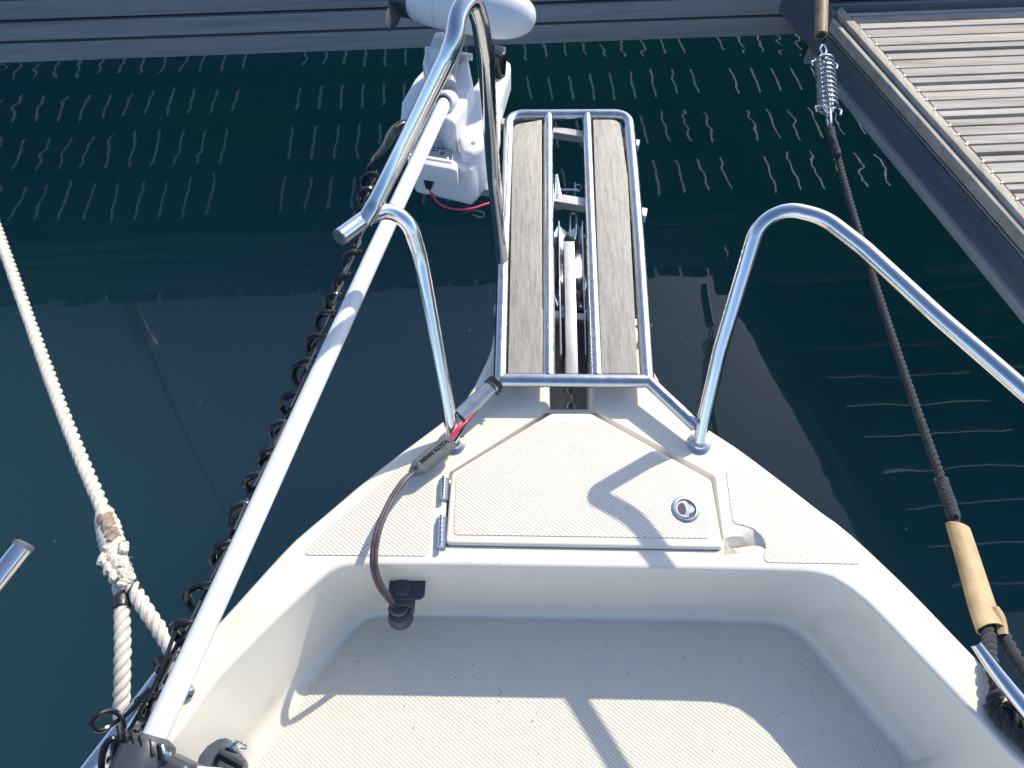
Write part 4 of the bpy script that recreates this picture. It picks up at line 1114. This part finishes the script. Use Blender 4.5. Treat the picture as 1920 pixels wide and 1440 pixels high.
me = mesh_from('leather_flap', vs, fs); bm = bmesh.new(); bm.from_mesh(me); bmesh.ops.solidify(bm, geom=bm.faces, thickness=.0028); bm.to_mesh(me); bm.free()
link('leather_flap', me, M['leather'], cg)

# mooring compensator spring with hooks
def compensator(label, sa_, sb_):
    spg = thing('mooring_spring', label, 'spring', 'mooring compensator springs')
    sa_, sb_ = sa_, sb_; d = sb_ - sa_; dn = d.normalized(); q1 = dn.cross(Vector((0, 0, 1))).normalized(); q2 = dn.cross(q1)
    n = 11 * 20; pts = []
    for i in range(n + 1):
        t = i / n; tt = t if .06 < t < .94 else t
        a = 2 * math.pi * 11 * t; pts.append(sa_ + d * t + (q1 * math.cos(a) + q2 * math.sin(a)) * .0265)
    tube(pts, .0036, 'coil', M['spring_steel'], spg, 10)
    for (o1, o2, off, flip) in ((-.085, 1.03, q1, 1), (-.02, 1.30, q2, -1)):
        a = sa_ + d * o1; b_ = sa_ + d * o2
        w = .013
        loop = [a - off * w * .6, a - dn * .004 , a + off * w * .6, a + off * w + dn * .03, b_ + off * w - dn * .03, b_ + off * w * .6, b_ + dn * .004, b_ - off * w * .6, b_ - off * w - dn * .03, a - off * w + dn * .03]
        tube(cat_rom(loop, 4, closed=True), .0038, 'hook_rod', M['steel'], spg, 8, closed=True)
    for t, w in ((.055, .035), (.96, .033)):
        a = sa_ + d * t
        tube(cat_rom([a - q1 * w + dn * .03, a - q1 * (w + .003) + dn * .004, a - q1 * .022 - dn * .004, a, a + q1 * .022 - dn * .004, a + q1 * (w + .003) + dn * .004, a + q1 * w + dn * .03], 4), .0038, 'hook_end', M['steel'], spg, 8)
    # chain link above
    lk = [sa_ - dn * .055 + q1 * .009 * math.cos(a) + dn * .026 * math.sin(a) for a in [2 * math.pi * k / 18 for k in range(18)]]
    tube(lk, .004, 'shackle', M['steel'], spg, 8, closed=True)
compensator('steel mooring compensator spring hanging over the water beside the slatted finger pontoon', D(1545, 112, SZ), D(1553, 206, SZ))
a_, b_ = D(-150, 8, SZ), D(-118, 102, -.06)
compensator('steel spring on the white mooring rope, off the left edge, seen mirrored in the water', a_, b_)
post = thing('dock_post', 'short white mooring post with dark bands on the pontoon edge, seen only mirrored at left', 'post')
pc = Vector((-2.24, A0.y + .10, .90))
lathe([(.075, 0), (.075, .012), (.052, .02), (.050, .46), (.046, .47), (.046, .56), (.02, .585)], pc, (0, 0, 1), 'post_body', M['white_plastic'], post, 24)
for z in (.36, .40, .44, .48): lathe([(.0535, 0), (.0535, .016)], pc + Vector((0, 0, z)), (0, 0, 1), 'band', M['dark_plastic'], post, 24)
hs = thing('rope_hose', 'tan brown hose sleeve over the mooring line, at the top right beside the dock corner', 'hose')
h0, h1 = D(1539, 66, SZ + .01), D(1541, -10, SZ + .06)
h2 = h1 + (h1 - h0) * 1.5
tube(resample([h0, h1, h2], 12), .0205, 'hose', M['tan_hose'], hs, 20)
lathe([(.0135, -.02), (.0135, .0)], h0 + (h0 - h1).normalized() * .001, (h0 - h1), 'hose_core', M['rope_black'], hs, 14)


# ------------------------------------------------------------------ small dirt: flecks on the water, specks in the cockpit
rnd = random.Random(11); mb = MB()
for k in range(60):
    x, y = rnd.uniform(-2.6, 1.6), rnd.uniform(.6, 2.9); q = rnd.uniform(.0010, .0030); a = rnd.uniform(0, 6.3)
    pts = [(x + q * math.cos(a + t) * rnd.uniform(.5, 1.3), y + q * math.sin(a + t) * rnd.uniform(.5, 1.3), .0016) for t in (0, 1.3, 2.5, 3.8, 5)]
    mb.add(pts, [(0, 1, 2, 3, 4)])
o = mb.build('floating_flecks', M['grey_plastic'], None, kind='stuff', smooth=False); tag(o, 'tiny pale flecks and dust floating on the harbour water', 'debris')
mb = MB()
for k in range(70):
    u, v = rnd.uniform(640, 1600), rnd.uniform(1200, 1430); c = D(u, v, -WD + .0022); q = rnd.uniform(.0006, .0016); a = rnd.uniform(0, 6.3)
    mb.add([(c.x + q * math.cos(a + t) * rnd.uniform(.4, 1.4), c.y + q * math.sin(a + t), c.z) for t in (0, 1.5, 3, 4.6)], [(0, 1, 2, 3)])
for k in range(40):
    u, v = rnd.uniform(860, 1330), rnd.uniform(1038, 1058); c = D(u, v, .0012); q = rnd.uniform(.0005, .0011); a = rnd.uniform(0, 6.3)
    mb.add([(c.x + q * math.cos(a + t) * rnd.uniform(.4, 1.4), c.y + q * math.sin(a + t), c.z) for t in (0, 1.5, 3, 4.6)], [(0, 1, 2, 3)])
o = mb.build('grit_specks', M['slate_plastic'], None, kind='stuff', smooth=False); tag(o, 'dark grit specks scattered on the cream cockpit floor and deck edge', 'dirt')
